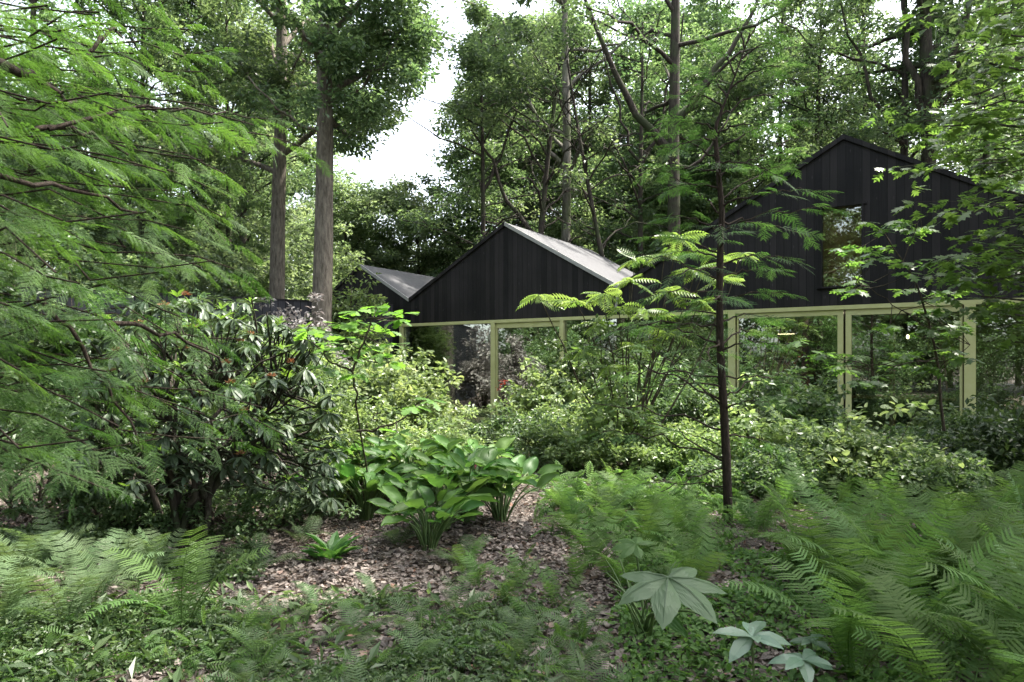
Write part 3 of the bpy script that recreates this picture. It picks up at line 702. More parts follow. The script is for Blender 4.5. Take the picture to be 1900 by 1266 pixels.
# sunlit shrubs in the middle
sh = [
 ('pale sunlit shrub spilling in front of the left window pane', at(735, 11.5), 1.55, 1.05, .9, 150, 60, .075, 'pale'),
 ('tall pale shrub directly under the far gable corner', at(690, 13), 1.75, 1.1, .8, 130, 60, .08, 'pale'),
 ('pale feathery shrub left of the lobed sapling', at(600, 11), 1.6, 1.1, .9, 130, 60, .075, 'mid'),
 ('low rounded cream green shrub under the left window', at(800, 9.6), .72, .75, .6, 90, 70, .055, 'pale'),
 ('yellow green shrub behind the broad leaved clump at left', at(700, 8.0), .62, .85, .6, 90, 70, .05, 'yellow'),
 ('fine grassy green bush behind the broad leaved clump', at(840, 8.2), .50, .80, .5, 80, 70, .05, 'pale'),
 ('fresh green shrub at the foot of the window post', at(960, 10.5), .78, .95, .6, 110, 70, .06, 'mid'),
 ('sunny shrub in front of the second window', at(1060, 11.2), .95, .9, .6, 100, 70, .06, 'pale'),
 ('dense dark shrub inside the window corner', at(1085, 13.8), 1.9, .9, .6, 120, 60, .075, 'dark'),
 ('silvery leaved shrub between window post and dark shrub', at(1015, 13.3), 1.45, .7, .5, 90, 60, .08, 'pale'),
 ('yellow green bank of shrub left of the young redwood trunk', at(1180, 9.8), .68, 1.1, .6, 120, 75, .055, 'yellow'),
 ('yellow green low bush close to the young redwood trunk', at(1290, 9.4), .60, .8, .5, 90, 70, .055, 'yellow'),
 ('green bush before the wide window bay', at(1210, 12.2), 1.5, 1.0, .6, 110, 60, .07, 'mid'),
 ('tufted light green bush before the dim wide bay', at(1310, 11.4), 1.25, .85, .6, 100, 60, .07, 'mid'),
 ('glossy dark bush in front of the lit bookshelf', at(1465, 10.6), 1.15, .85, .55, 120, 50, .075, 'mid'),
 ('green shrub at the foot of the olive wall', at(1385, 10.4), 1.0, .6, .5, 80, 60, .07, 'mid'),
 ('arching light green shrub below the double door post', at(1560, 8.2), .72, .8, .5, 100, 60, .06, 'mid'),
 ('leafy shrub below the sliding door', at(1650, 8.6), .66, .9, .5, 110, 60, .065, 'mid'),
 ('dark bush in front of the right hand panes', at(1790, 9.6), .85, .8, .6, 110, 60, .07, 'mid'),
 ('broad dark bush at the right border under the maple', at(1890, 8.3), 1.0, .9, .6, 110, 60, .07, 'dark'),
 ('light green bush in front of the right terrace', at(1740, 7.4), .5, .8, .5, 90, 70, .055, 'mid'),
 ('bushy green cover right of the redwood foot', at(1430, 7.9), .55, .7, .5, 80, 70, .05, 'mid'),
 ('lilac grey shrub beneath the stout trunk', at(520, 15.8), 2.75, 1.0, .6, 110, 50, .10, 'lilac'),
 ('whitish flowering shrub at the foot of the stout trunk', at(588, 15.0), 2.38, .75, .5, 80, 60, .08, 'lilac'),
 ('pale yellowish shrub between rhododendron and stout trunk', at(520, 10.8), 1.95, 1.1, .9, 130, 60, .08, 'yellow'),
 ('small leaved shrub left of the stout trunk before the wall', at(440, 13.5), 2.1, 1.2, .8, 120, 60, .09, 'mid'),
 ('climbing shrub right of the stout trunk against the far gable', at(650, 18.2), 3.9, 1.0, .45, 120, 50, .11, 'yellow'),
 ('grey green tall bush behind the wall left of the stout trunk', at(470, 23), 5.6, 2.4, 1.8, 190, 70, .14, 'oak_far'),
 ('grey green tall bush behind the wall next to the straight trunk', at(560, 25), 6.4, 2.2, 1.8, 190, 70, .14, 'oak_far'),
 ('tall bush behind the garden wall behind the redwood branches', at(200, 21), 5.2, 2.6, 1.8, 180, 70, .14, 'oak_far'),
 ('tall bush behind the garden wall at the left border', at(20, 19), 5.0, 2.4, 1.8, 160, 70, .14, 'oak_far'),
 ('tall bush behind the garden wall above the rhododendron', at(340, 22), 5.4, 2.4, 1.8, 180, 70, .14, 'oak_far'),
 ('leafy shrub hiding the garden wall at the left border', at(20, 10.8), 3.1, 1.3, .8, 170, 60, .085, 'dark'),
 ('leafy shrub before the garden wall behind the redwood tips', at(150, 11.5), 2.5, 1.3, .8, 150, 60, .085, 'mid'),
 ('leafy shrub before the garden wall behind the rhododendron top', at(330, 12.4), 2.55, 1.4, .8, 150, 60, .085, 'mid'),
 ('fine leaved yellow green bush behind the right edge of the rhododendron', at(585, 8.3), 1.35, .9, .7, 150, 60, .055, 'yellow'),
 ('tall bush with sunlit leaf colour behind the ridge of the middle gable', at(925, 26), 6.6, 2.2, 1.4, 190, 60, .13, 'oak_far'),  # bush row added to brighten the background, sunny through its leaf colour
 ('tall bush with sunlit leaf colour behind the right slope of the middle gable', at(1075, 26), 6.4, 2.2, 1.4, 190, 60, .13, 'oak_far'),
 ('tall bush with sunlit leaf colour behind the valley left of the tall gable', at(1220, 25), 5.9, 2.3, 1.4, 190, 60, .13, 'oak_far'),
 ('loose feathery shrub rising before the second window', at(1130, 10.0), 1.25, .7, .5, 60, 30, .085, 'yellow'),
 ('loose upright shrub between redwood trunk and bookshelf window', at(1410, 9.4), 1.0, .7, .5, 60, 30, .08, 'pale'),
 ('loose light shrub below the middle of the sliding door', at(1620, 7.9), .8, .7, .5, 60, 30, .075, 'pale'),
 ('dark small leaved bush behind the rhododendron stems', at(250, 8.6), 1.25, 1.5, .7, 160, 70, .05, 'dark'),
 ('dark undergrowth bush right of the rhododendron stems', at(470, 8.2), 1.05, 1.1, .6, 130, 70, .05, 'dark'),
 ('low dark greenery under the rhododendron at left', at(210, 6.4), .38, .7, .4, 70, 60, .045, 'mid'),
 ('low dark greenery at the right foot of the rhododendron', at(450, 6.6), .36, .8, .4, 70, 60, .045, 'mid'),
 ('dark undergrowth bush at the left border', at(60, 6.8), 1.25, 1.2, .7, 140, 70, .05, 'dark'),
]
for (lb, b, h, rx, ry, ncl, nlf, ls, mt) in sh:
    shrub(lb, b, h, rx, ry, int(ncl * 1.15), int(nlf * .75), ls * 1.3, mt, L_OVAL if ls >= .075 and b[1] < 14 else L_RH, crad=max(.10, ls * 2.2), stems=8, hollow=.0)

# red leaf clump before the window, standing in for a red reflection in the glass
shrub('small red leaved clump standing in for a red reflection in the glass', at(935, 14.9), 1.62, .22, .2, 3, 18, .04, 'red', crad=.07)

# ---------------------------------------------------------------- rhododendron
def rhododendron():
    base = onG(330, 6.3)
    root = empty('rhododendron', (base[0], base[1], 0), 'large rhododendron with drooping leathery leaves and withered orange flowers', 'shrub')
    tips = []
    for k in range(350):
        px = rng.uniform(150, 625); py = rng.uniform(560, 940)
        top = np.interp(px, [170, 250, 330, 420, 520, 600, 650], [600, 560, 548, 552, 570, 610, 660])
        bot = np.interp(px, [170, 260, 330, 420, 520, 600, 650], [900, 930, 925, 900, 920, 950, 900])
        py = top + (bot - top) * rng.uniform(0, 1) ** 1.15
        d = 6.2 + rng.uniform(-.95, .8)
        tips.append(W(px, py, d) - np.array([base[0], base[1], 0]))
    tips = np.array(tips)
    gs = G(); heads = []
    for k in range(12):
        a_ = rng.uniform(0, 6.28); e = np.array([math.cos(a_) * rng.uniform(.3, 1.1), math.sin(a_) * .5, rng.uniform(.8, 1.5)]); s0 = np.array([rng.normal() * .16, rng.normal() * .12, -.05])
        P = curve(s0, e, (0, 0, .1), 9, .035); gs.tube(P, np.linspace(.034, .016, 9), 7); heads += list(P[3:])
    heads = np.array(heads)
    for q in tips:
        j = np.argmin(np.linalg.norm(heads - q, axis=1) + rng.uniform(0, .25, len(heads))); gs.tube(curve(heads[j], q, (0, 0, -.08), 6, .02), np.linspace(.012, .006, 6), 4)
    gs.build('stem', M['bark_dark'], root, smooth=True)
    gl = G(); gn = G()
    for i, q in enumerate(tips):
        n = rng.integers(9, 14); a_ = np.arange(n) / n * 6.28 + rng.uniform(0, 6) + rng.normal(size=n) * .15; dr = rng.uniform(-.9, .25) 
        yd = np.stack([np.cos(a_), np.sin(a_), dr + rng.normal(size=n) * .22], 1)
        gl.scatter(L_LONG, np.repeat(q[None], n, 0), yd, np.array([0, 0, 1.0]) + rng.normal(size=(n, 3)) * .15, rng.uniform(.12, .175) * rng.uniform(.85, 1.1, n), rng.uniform(0, 1, n))
        if rng.uniform() < .35:
            n = 6; a_ = np.arange(n) / n * 6.28 + rng.uniform(0, 6); yd = np.stack([np.cos(a_), np.sin(a_), rng.uniform(.6, 1.3, n)], 1)
            gn.scatter(L_LONG, np.repeat(q[None], n, 0), yd, np.array([0, 0, 1.0]) + rng.normal(size=(n, 3)) * .2, rng.uniform(.07, .12, n), rng.uniform(0, 1, n))
    gl.build('leaves', M['rhodo'], root); gn.build('new_leaves', M['rhodo_new'], root)
    front = [i for i in np.argsort(tips[:, 1] - .35 * tips[:, 2]) if True]
    for i in front[:66:3]:
        q = tips[i]; gf = G(); n = 34
        yd = rdir(n); yd[:, 2] = abs(yd[:, 2]) * .7 + .1
        gf.scatter(L_NARROW, q + yd * .012 + np.array([0, 0, .02]), yd, rdir(n), rng.uniform(.022, .045, n), rng.uniform(0, 1, n))
        gf.build('withered_flower', M['spent'], root)
rhododendron()

# ---------------------------------------------------------------- young lobed sapling (large leaves), middle left
def twiggy(label, name, base, paths, leafpts, mat, tm, lsz, n=7, bark='twig', cat='sapling', smooth=True, r0=.014, ring=True, sag=-.1, tint=None):
    root = empty(name, (base[0], base[1], 0), label, cat)
    B = np.array([base[0], base[1], 0]); gs = G()
    allp = []
    for P, ra, rb in paths:
        P = np.array(P) - B; k = 10; t0 = np.linspace(0, 1, len(P)); t1 = np.linspace(0, 1, k)
        Q = np.stack([np.interp(t1, t0, P[:, c]) for c in range(3)], 1); Q[1:-1] += rng.normal(size=(k - 2, 3)) * .008
        gs.tube(Q, np.linspace(ra, rb, k), 7); allp += list(Q)
    allp = np.array(allp); gl = G()
    for q in leafpts:
        q = np.array(q) - B; j = np.argmin(np.linalg.norm(allp - q, axis=1)); gs.tube(curve(allp[j], q, (0, 0, -.02), 4), np.linspace(.005, .002, 4), 4)
        a_ = np.arange(n) / n * 6.28 + rng.uniform(0, 6) + rng.normal(size=n) * .25
        yd = np.stack([np.cos(a_), np.sin(a_), sag + rng.normal(size=n) * .22], 1)
        gl.scatter(tm, np.repeat(q[None], n, 0) + yd * .01, yd, np.array([0, -.15, 1.0]) + rng.normal(size=(n, 3)) * .28, lsz * rng.uniform(.7, 1.15, n), np.clip(rng.uniform(0, 1) * .4 + rng.uniform(0, .6, n), 0, 1))
    gs.build('stem', M[bark], root, smooth=True); gl.build('leaves', M[mat], root)
    return root
b = onG(690, 7.4)
lp_ = [W(x + rng.normal() * 6, y + rng.normal() * 6, 5.2 + rng.uniform(-.3, .3)) for x, y in ((660, 580), (690, 572), (715, 585), (740, 590), (700, 600), (720, 620), (735, 640), (650, 600), (625, 605), (600, 625), (640, 625), (690, 640), (705, 655), (612, 650), (580, 618), (755, 580), (672, 610), (660, 700), (600, 690), (800, 745), (770, 760), (745, 790), (650, 655), (725, 675))]
twiggy('bright lobed oak sapling with forked dark stem before the far gable', 'oak_sapling', b,
       [([W(690, 930, 7.4), W(664, 750, 5.8), W(654, 690, 5.2)], .008, .008), ([W(654, 690, 5.2), W(672, 640, 5.2), W(690, 590, 5.2)], .010, .006), ([W(654, 690, 5.2), W(610, 670, 5.2), W(585, 640, 5.2)], .009, .005),
        ([W(662, 800, 5.3), W(730, 790, 5.2), W(795, 735, 5.2)], .009, .005)], lp_, 'sapling', L_OAK, .125, 7)

# pin oak sapling at right
b = onG(1752, 6.9)
pts = []
for (x, y, s_) in ((1600, 440, 30), (1640, 410, 30), (1680, 400, 28), (1585, 470, 26), (1640, 460, 32), (1690, 440, 25), (1665, 500, 22), (1700, 490, 20), (1590, 520, 22), (1570, 535, 16), (1700, 560, 20), (1690, 590, 26), (1650, 600, 24), (1740, 600, 24), (1770, 610, 18), (1650, 660, 26), (1600, 670, 26), (1560, 680, 26), (1520, 640, 22), (1540, 660, 20), (1700, 650, 22), (1750, 660, 22), (1790, 660, 18), (1720, 690, 20), (1760, 560, 18), (1780, 530, 18), (1640, 700, 20), (1690, 545, 16), (1730, 540, 20)):
    for k in range(2): pts.append(W(x + rng.normal() * s_ * .8, y + rng.normal() * s_ * .5, 6.7 + rng.normal() * .28))
twiggy('slender sapling with spiky lobed leaves before the sliding door', 'pin_oak_sapling', b,
       [([W(1752, 800, 6.9), W(1740, 700, 6.9), W(1728, 610, 6.8), W(1705, 540, 6.8), W(1678, 480, 6.8), W(1640, 430, 6.7)], .016, .005), ([W(1728, 610, 6.8), W(1650, 560, 6.6), W(1590, 520, 6.6)], .006, .003),
        ([W(1735, 665, 6.8), W(1650, 680, 6.6), W(1540, 665, 6.6)], .007, .003), ([W(1738, 690, 6.9), W(1770, 660, 6.8), W(1800, 640, 6.8)], .006, .003), ([W(1678, 480, 6.8), W(1700, 430, 6.8), W(1710, 400, 6.8)], .005, .003)],
       pts, 'pinoak', L_PIN, .14, 7, sag=-.2)

# maple boughs from the right border
def maple():
    base = (7.4, 6.6)
    root = empty('maple_tree', (*base, 0), 'leafy maple reaching in from the right border with layered boughs', 'tree')
    B = np.array([*base, 0.]); gt = G(); gt.tube(curve((0, 0, -.1), (.2, .3, 7.5), (.15, 0, 0), 10, .02), np.linspace(.16, .06, 10), 12, wob=.03)
    gl = G(); C = []
    for (x, y, d) in ((1740, 250, 6.4), (1790, 200, 6.2), (1830, 120, 6.0), (1870, 60, 5.8), (1830, 300, 5.8), (1800, 400, 5.8), (1850, 440, 5.6), (1790, 480, 6.0), (1840, 520, 5.7), (1880, 360, 5.4), (1880, 250, 5.6), (1890, 160, 5.6), (1820, 560, 6.1), (1880, 590, 5.8), (1860, 20, 6), (1890, 480, 5.5), (1750, 200, 6.6), (1780, 290, 6.5)):
        e = W(x, y, d) - B; s0 = np.array([.1, .15, max(1.2, e[2] - rng.uniform(-.3, .9))])
        P = curve(s0, e, (0, 0, .22), 10, .04); gt.tube(P, np.linspace(.035, .006, 10), 6)
        for j in range(26):
            q = P[rng.integers(5, 10)] + rng.normal(size=3) * np.array([.34, .34, .10]); C.append(q)
            if j % 3 == 0: gt.tube(curve(P[rng.integers(4, 9)], q, (0, 0, .03), 4), [.007, .005, .003, .002], 3)
    C = np.array(C); n = 7; N = len(C)
    a_ = rng.uniform(0, 6.28, N * n); yd = np.stack([np.cos(a_), np.sin(a_), rng.normal(size=N * n) * .25 - .22], 1)
    gl.scatter(L_PIN, np.repeat(C, n, 0) + yd * rng.uniform(.01, .10, N * n)[:, None], yd, np.array([0, -.1, 1.0]) + rng.normal(size=(N * n, 3)) * .3, .13 * rng.uniform(.6, 1.15, N * n), np.clip(np.repeat(rng.uniform(0, .5, N), n) + rng.uniform(0, .5, N * n), 0, 1))
    gt.build('trunk', M['bark_dark'], root, smooth=True); gl.build('crown', M['pinoak'], root)
maple()

# sunlit sapling with feathered compound leaves
b = onG(1170, 10.6)
pts = []; root = empty('sumac_sapling', (b[0], b[1], 0), 'sunlit sapling with long feathered leaves in front of the black gable wall', 'sapling')
gs = G(); gl = G()
for (x, y, n, d) in ((1000, 548, 3, 9.6), (1070, 560, 4, 9.8), (1110, 600, 5, 9.8), (1150, 575, 5, 10), (1180, 480, 5, 10.4), (1170, 520, 5, 10), (1230, 470, 6, 10.4), (1260, 440, 5, 10.6), (1240, 540, 6, 10), (1290, 500, 6, 10.2), (1320, 470, 5, 10.4), (1300, 560, 5, 10), (1180, 640, 5, 10), (1080, 650, 4, 10), (1240, 620, 5, 10.2), (1340, 520, 5, 10.2), (1130, 680, 4, 9.6), (1380, 470, 4, 10.6), (1200, 575, 5, 9.8), (1120, 545, 4, 9.8)):
    q = W(x, y, d) - np.array([b[0], b[1], 0]); s0 = np.array([rng.normal() * .12, rng.normal() * .1, 0.05]); gs.tube(curve(s0, q, (q[0] * .12, 0, .25), 9, .015), np.linspace(.017, .006, 9), 6)
    m_ = n + 5; a_ = np.arange(m_) / m_ * 6.28 + rng.uniform(0, 6); yd = np.stack([np.cos(a_), np.sin(a_), rng.uniform(-.5, .4, m_)], 1)
    gl.scatter(L_PINN, np.repeat(q[None], m_, 0), yd, np.array([0, 0, 1.0]) + rng.normal(size=(m_, 3)) * .45, rng.uniform(.18, .40, m_), rng.uniform(0, 1, m_))
gs.build('stem', M['twig'], root); gl.build('leaves', M['sumac'], root)

# ---------------------------------------------------------------- redwoods
SPR_NEAR = [spray(17, 15, .30, .052, .010, s_) for s_ in range(3)]
SPR_MID = [spray(14, 9, .30, .055, .016, s_ + 5) for s_ in range(3)]
def redwood_limb(gt, gl, s0, e, bow, ra, sprays, slen, nsp, tint, wid=.22, start=.25, droop=.25):
    P = curve(s0, e, bow, 12, .015 * np.linalg.norm(e - s0)); gt.tube(P, np.linspace(ra, .003, 12), 6)
    tg = np.gradient(P, axis=0); tg /= np.linalg.norm(tg, axis=1)[:, None]
    for j in range(nsp):
        u = start + (1 - start) * (j + rng.uniform(0, .8)) / nsp; i = min(10, int(u * 11)); f = u * 11 - i
        q = P[i] * (1 - f) + P[min(11, i + 1)] * f; t_ = tg[i]; side = np.cross(t_, [0, 0, 1]); side /= np.linalg.norm(side) + 1e-6
        sg = 1 if j % 2 else -1
        yd = t_ * rng.uniform(.35, .8) + side * sg * (1 - .45 * u) + np.array([0, 0, -droop * rng.uniform(.2, 1.6)])
        q2 = q + yd * wid * rng.uniform(0, .35)
        gl.scatter(sprays[rng.integers(0, len(sprays))], q2[None], yd[None], np.array([[0, 0, 1.0]]) + rng.normal(size=(1, 3)) * .38, slen * rng.uniform(.6, 1.15) * (1.1 - .35 * u), float(np.clip(tint + rng.normal() * .25, 0, 1)))
    gl.scatter(sprays[0], P[-2][None], tg[-1][None] + np.array([[0, 0, -.1]]), np.array([[0, 0, 1.0]]), slen * .8, float(np.clip(tint + .2, 0, 1)))

def big_redwood():
    base = np.array([-3.7, 2.9, 0]); root = empty('redwood_tree', base, 'feathery dawn redwood whose drooping boughs fill the left side', 'tree')
    gt = G(); gt.tube(curve((0, 0, -.1), (.1, .2, 8), (0, 0, 0), 10, .02), np.linspace(.17, .05, 10), 14, wob=.03)
    gl = G(); gb = G()
    ends = [(300, 10, 3.0), (200, 40, 2.6), (350, 60, 3.2), (430, 110, 3.4), (380, 160, 3.0), (250, 120, 2.6), (120, 90, 2.3), (540, 235, 3.8), (585, 270, 3.9), (480, 230, 3.4), (420, 250, 3.0),
            (330, 210, 2.6), (200, 190, 2.2), (430, 310, 3.2), (440, 350, 3.1), (390, 300, 2.8), (300, 320, 2.5), (180, 300, 2.1), (420, 400, 3.0), (440, 440, 3.0), (360, 420, 2.7), (260, 410, 2.4), (150, 400, 2.1),
            (450, 490, 3.2), (380, 510, 2.9), (280, 500, 2.5), (170, 520, 2.2), (80, 480, 2.0), (330, 580, 2.8), (400, 640, 3.2), (250, 610, 2.5), (150, 620, 2.2), (430, 700, 3.3), (310, 690, 2.8), (200, 690, 2.4), (100, 680, 2.1), (500, 760, 3.4), (350, 760, 2.9), (230, 780, 2.5), (290, 850, 2.6), (120, 780, 2.2),
            (60, 250, 2.0), (40, 560, 2.0), (80, 840, 2.2), (160, 20, 2.4), (60, 10, 2.2), (300, 150, 3.4), (330, 360, 3.4), (360, 470, 3.6), (150, 850, 2.0), (180, 930, 2.2), (230, 60, 3.3), (120, 200, 3.0), (220, 260, 3.1), (100, 330, 3.0), (230, 460, 3.2), (90, 600, 2.9), (540, 800, 3.6), (460, 640, 3.5), (390, 820, 3.1), (30, 720, 2.4), (70, 150, 3.1)]
    for (x, y, d) in ends:
        e = W(x, y, d) - base; z0 = max(.35, e[2] + rng.uniform(-.2, .45) - .1 * (y < 250)); s0 = np.array([.05, .05, z0])
        nn = int(15 + 22 * np.linalg.norm(e - s0) / 2.2)
        redwood_limb(gb, gl, s0, e, (0, rng.normal() * .12, .10), .0045 + .005 * rng.uniform(), SPR_NEAR, .21, nn, .55 if y < 520 else .3, .3, .12 if d > 2.4 else .2, .28)
    # stout boughs that show dark against the needles
    for (a_, b_, ra) in (((-60, 110, 2.2), (150, 200, 2.9), .021), ((60, 240, 2.7), (240, 290, 3.0), .012), ((90, 240, 2.7), (420, 215, 3.4), .010), ((-30, 340, 2.2), (260, 400, 2.8), .011), ((200, 600, 2.6), (420, 680, 3.2), .010), ((80, 560, 2.6), (260, 830, 2.8), .010), ((160, 110, 2.6), (225, 70, 2.8), .009)):
        gb.tube(curve(W(*a_) - base, W(*b_) - base, (0, 0, .05), 9, .012), np.linspace(ra, ra * .4, 9), 7)
    gt.build('trunk', M['bark_thin'], root, smooth=True); gb.build('boughs', M['bark_thin'], root, smooth=True); gl.build('needles', M['redwood'], root)
big_redwood()

def young_redwood():
    base = Gd(1352, 970); d0 = base[1]; root = empty('young_redwood', (base[0], base[1], 0), 'young dawn redwood with thin dark trunk and airy flat boughs, right of centre', 'tree')
    tr = [(1352, 978), (1348, 850), (1343, 760), (1336, 640), (1335, 540), (1337, 450), (1340, 390), (1333, 320), (1326, 240), (1345, 190), (1368, 130), (1392, 60)]
    P = np.array([W(x, y, d0) for x, y in tr]) - base
    rad = np.interp(np.linspace(0, 1, len(P)), [0, .3, .7, .78, 1], [.046, .036, .024, .012, .005])
    k = 40; t0 = np.linspace(0, 1, len(P)); t1 = np.linspace(0, 1, k); Q = np.stack([np.interp(t1, t0, P[:, c]) for c in range(3)], 1); gt = G(); gt.tube(Q, np.interp(t1, t0, rad), 12, wob=.03)
    gb = G(); gl = G()
    def limb(y0, x1, y1, dd, nsp=9, ra=.011, start=.25, sl=.32, t_=.5, bow=.05):
        yy = [p[1] for p in tr]; x0 = np.interp(y0, yy[::-1], [p[0] for p in tr][::-1]); s0 = W(x0, y0, d0) - base; e = W(x1, y1, d0 + dd) - base
        redwood_limb(gb, gl, s0, e, (0, 0, bow), ra, SPR_MID, sl, nsp, t_, .3, start, .12)
    for a_ in ((860, 1190, 780, .3), (850, 1110, 800, -.3), (800, 1060, 745, .2), (760, 1190, 640, .4), (745, 1080, 640, -.2), (720, 1210, 720, -.5), (700, 1130, 700, .4), (640, 1180, 600, 0), (610, 1140, 610, -.3),
               (585, 1230, 585, .5), (545, 1190, 555, -.4), (520, 1170, 470, .2), (500, 1240, 520, -.6), (470, 1200, 440, .3), (430, 1230, 400, -.2), (400, 1250, 330, .3), (350, 1240, 350, 0), (320, 1200, 320, .5), (300, 1240, 250, -.2), (260, 1250, 280, -.4), (240, 1250, 230, .3),
               (740, 1460, 690, .3), (760, 1430, 750, -.4), (700, 1480, 720, .1), (650, 1440, 640, -.3), (600, 1430, 590, .3), (560, 1460, 545, -.2), (520, 1440, 500, .3), (490, 1470, 480, -.3), (430, 1540, 380, -.5), (410, 1500, 440, .4), (385, 1520, 350, -.6), (370, 1470, 300, .3), (330, 1460, 280, 0), (300, 1450, 330, -.4), (280, 1480, 220, .3), (250, 1440, 230, -.3),
               (215, 1460, 170, .3), (200, 1280, 180, 0), (180, 1300, 130, .2), (165, 1450, 120, -.2), (140, 1330, 90, .1), (110, 1440, 80, 0), (90, 1360, 40, .1), (80, 1430, 30, 0),
               (810, 1440, 830, .3), (460, 1340, 420, -1.0), (560, 1330, 560, -1.1), (340, 1330, 300, -1.0), (640, 1300, 680, -1.0), (640, 1420, 600, 1.0), (480, 1260, 470, 1.0)):
        limb(*a_, nsp=int(6 + 4 * rng.uniform() - (3 if a_[0] > 700 and a_[1] < 1300 else 0)), start=.45 if a_[0] > 700 else .2)
    for (y0, x1, y1) in ((868, 1200, 925), (905, 1180, 900), (835, 1255, 800)):
        limb(y0, x1, y1, 0, nsp=2, ra=.008, start=.8, bow=.03)
    gt.build('trunk', M['bark_thin'], root, smooth=True); gb.build('boughs', M['bark_thin'], root); gl.build('needles', M['redwood_dim'], root)
young_redwood()

# ---------------------------------------------------------------- broad leaved clump (heart leaves on tall stalks)
def heart():
    V = []; T = []; ny, nx = 11, 11
    for i in range(ny):
        y = i / (ny - 1); w_ = .37 * math.sin(math.pi * (y * .86 + .10)) ** .75 * (1.05 - .35 * y); 
        for j in range(nx):
            u = (j - 5) / 5; x = u * w_; yy = y + (-.16 * (1 - y) ** 3 * abs(u) * 1.6)
            z = .16 * u * u * (1 - .3 * y) - .30 * y * y + .016 * (-1) ** j * math.sin(math.pi * y) * (1 - .5 * abs(u)) + .03 * math.sin(y * 9 + u * 2)
            V.append((x, yy, z))
    for i in range(ny - 1):
        for j in range(nx - 1):
            a = i * nx + j; T += [(a, a + 1, a + nx + 1), (a, a + nx + 1, a + nx)]
    return np.array(V, float), np.array(T)
L_HEART = heart()
hl = ['broad leaved hosta at the left end of the clump', 'broad leaved hosta second from the left in the clump', 'tall hosta in the middle back of the clump', 'hosta in the middle front of the clump, stalks bare', 'hosta right of centre in the clump with upright leaf', 'broad leaved hosta at the right end of the clump', 'hosta at the back right of the clump', 'hosta at the back left of the clump', 'smallest hosta at the front edge of the clump']
for i, (x, y, n, h) in enumerate(((610, 950, 22, .52), (680, 955, 24, .55), (770, 930, 26, .68), (795, 1015, 14, .46), (870, 975, 26, .62), (930, 975, 21, .52), (880, 930, 24, .66), (690, 920, 22, .62), (820, 985, 20, .56))):
    b = Gd(x, y); root = empty('hosta', (b[0], b[1], float(gz(b[0], b[1]))), hl[i], 'plant', 'hostas of the big clump')
    gs = G()
    for k in range(n + 20):
        a_ = rng.uniform(0, 6.28); ro = rng.uniform(.05, .44); hh = h * .84 * rng.uniform(.72, 1.1)
        e = np.array([math.cos(a_) * ro, math.sin(a_) * ro, hh]); s0 = np.array([math.cos(a_) * .05, math.sin(a_) * .05, -.02])
        P = curve(s0, e, (-.04 * math.cos(a_), -.04 * math.sin(a_), .05), 7); gs.tube(P, np.linspace(.009, .005, 7), 5)
        gl = G(); yd = np.array([[math.cos(a_), math.sin(a_), rng.uniform(-.1, 1.3)]])
        gl.scatter(L_HEART, e[None], yd, np.array([[0, -.25, 1.0]]) + rng.normal(size=(1, 3)) * .25, rng.uniform(.14, .24), float(rng.uniform()))
        gl.build('leaf', M['hosta'], root, smooth=True)
    gs.build('stalks', M['stalk'], root, smooth=True)
o = empty('astilbe', onG(888, 7.0), 'single magenta astilbe plume standing behind the hosta clump', 'flower')
g = G(); g.tube([(0, 0, 0), (.01, 0, .5)], .004, 5); g.build('stalk', M['stalk'], o)
g = G(); n = 260; t_ = rng.uniform(0, 1, n); a_ = rng.uniform(0, 6.28, n); rr = .035 * (1 - t_) + .006
g.scatter(L_RH, np.stack([np.cos(a_) * rr, np.sin(a_) * rr, .48 + .18 * t_], 1), rdir(n), rdir(n), .018, rng.uniform(0, 1, n)); g.build('plume', M['pink'], o)

# ---------------------------------------------------------------- ferns
def frond_mesh(seed, th0, bend, npin=25, fine=7, wl=.165, crook=0):
    r = np.random.default_rng(seed); g = G(); P = [np.array([0, 0, 0.])]; th = th0; st = 1 / 40
    TT = []
    for i in range(41):
        u = i / 40; a = R(th0) - R(bend) * u ** 1.5; TT.append(np.array([crook * u * .3, math.cos(a), math.sin(a)])); P.append(P[-1] + TT[-1] * st)
    P = np.array(P[:41]); TT = np.array(TT)
    g.tube(P[::4], np.linspace(.0065, .001, 11), 4, tint=.6)
    V = []; T = []; tn = []
    for k in range(npin):
        u = .16 + .83 * (k / (npin - 1)) ** .92; i = int(u * 40); p = P[i]; t_ = TT[i] / np.linalg.norm(TT[i])
        l = wl * max(.06, math.sin(math.pi * min(1, (u * .93 - .06) * .98)) ** .75) * r.uniform(.92, 1.05)
        nrm = np.cross(np.array([1.0, 0, 0]), t_)
        for sg in (-1, 1):
            d = np.array([sg, 0, 0]) * .94 + t_ * .30 - nrm * (-.10); d /= np.linalg.norm(d)
            q = p; hw = l * .050 + .0025
            n_ = fine; base = len(V); 
            for j in range(n_):
                v0 = j / n_; v1 = (j + 1.25) / n_; vm = (j + .95) / n_
                w_ = hw * (1 - v0 ** 1.8) + .0012
                sag = lambda v: -nrm * l * .16 * v * v * (-1 if nrm[2] < 0 else 1)
                a0 = q + d * l * v0 + sag(v0); a1 = q + d * l * v1 + sag(v1)
                for s2 in (-1, 1):
                    tip = q + d * l * vm + t_ * s2 * w_ + sag(vm); c0 = q + d * l * (v0 + .12 / n_) + t_ * s2 * w_ * .62 + sag(v0); b0 = len(V); V += [a0, a1, tip, c0]; T += [(b0, b0 + 1, b0 + 2), (b0, b0 + 2, b0 + 3)]; tn += [.25 + .5 * u] * 2
    g.add(np.array(V), T=T, tint=np.array(tn)); return g
FR = {}
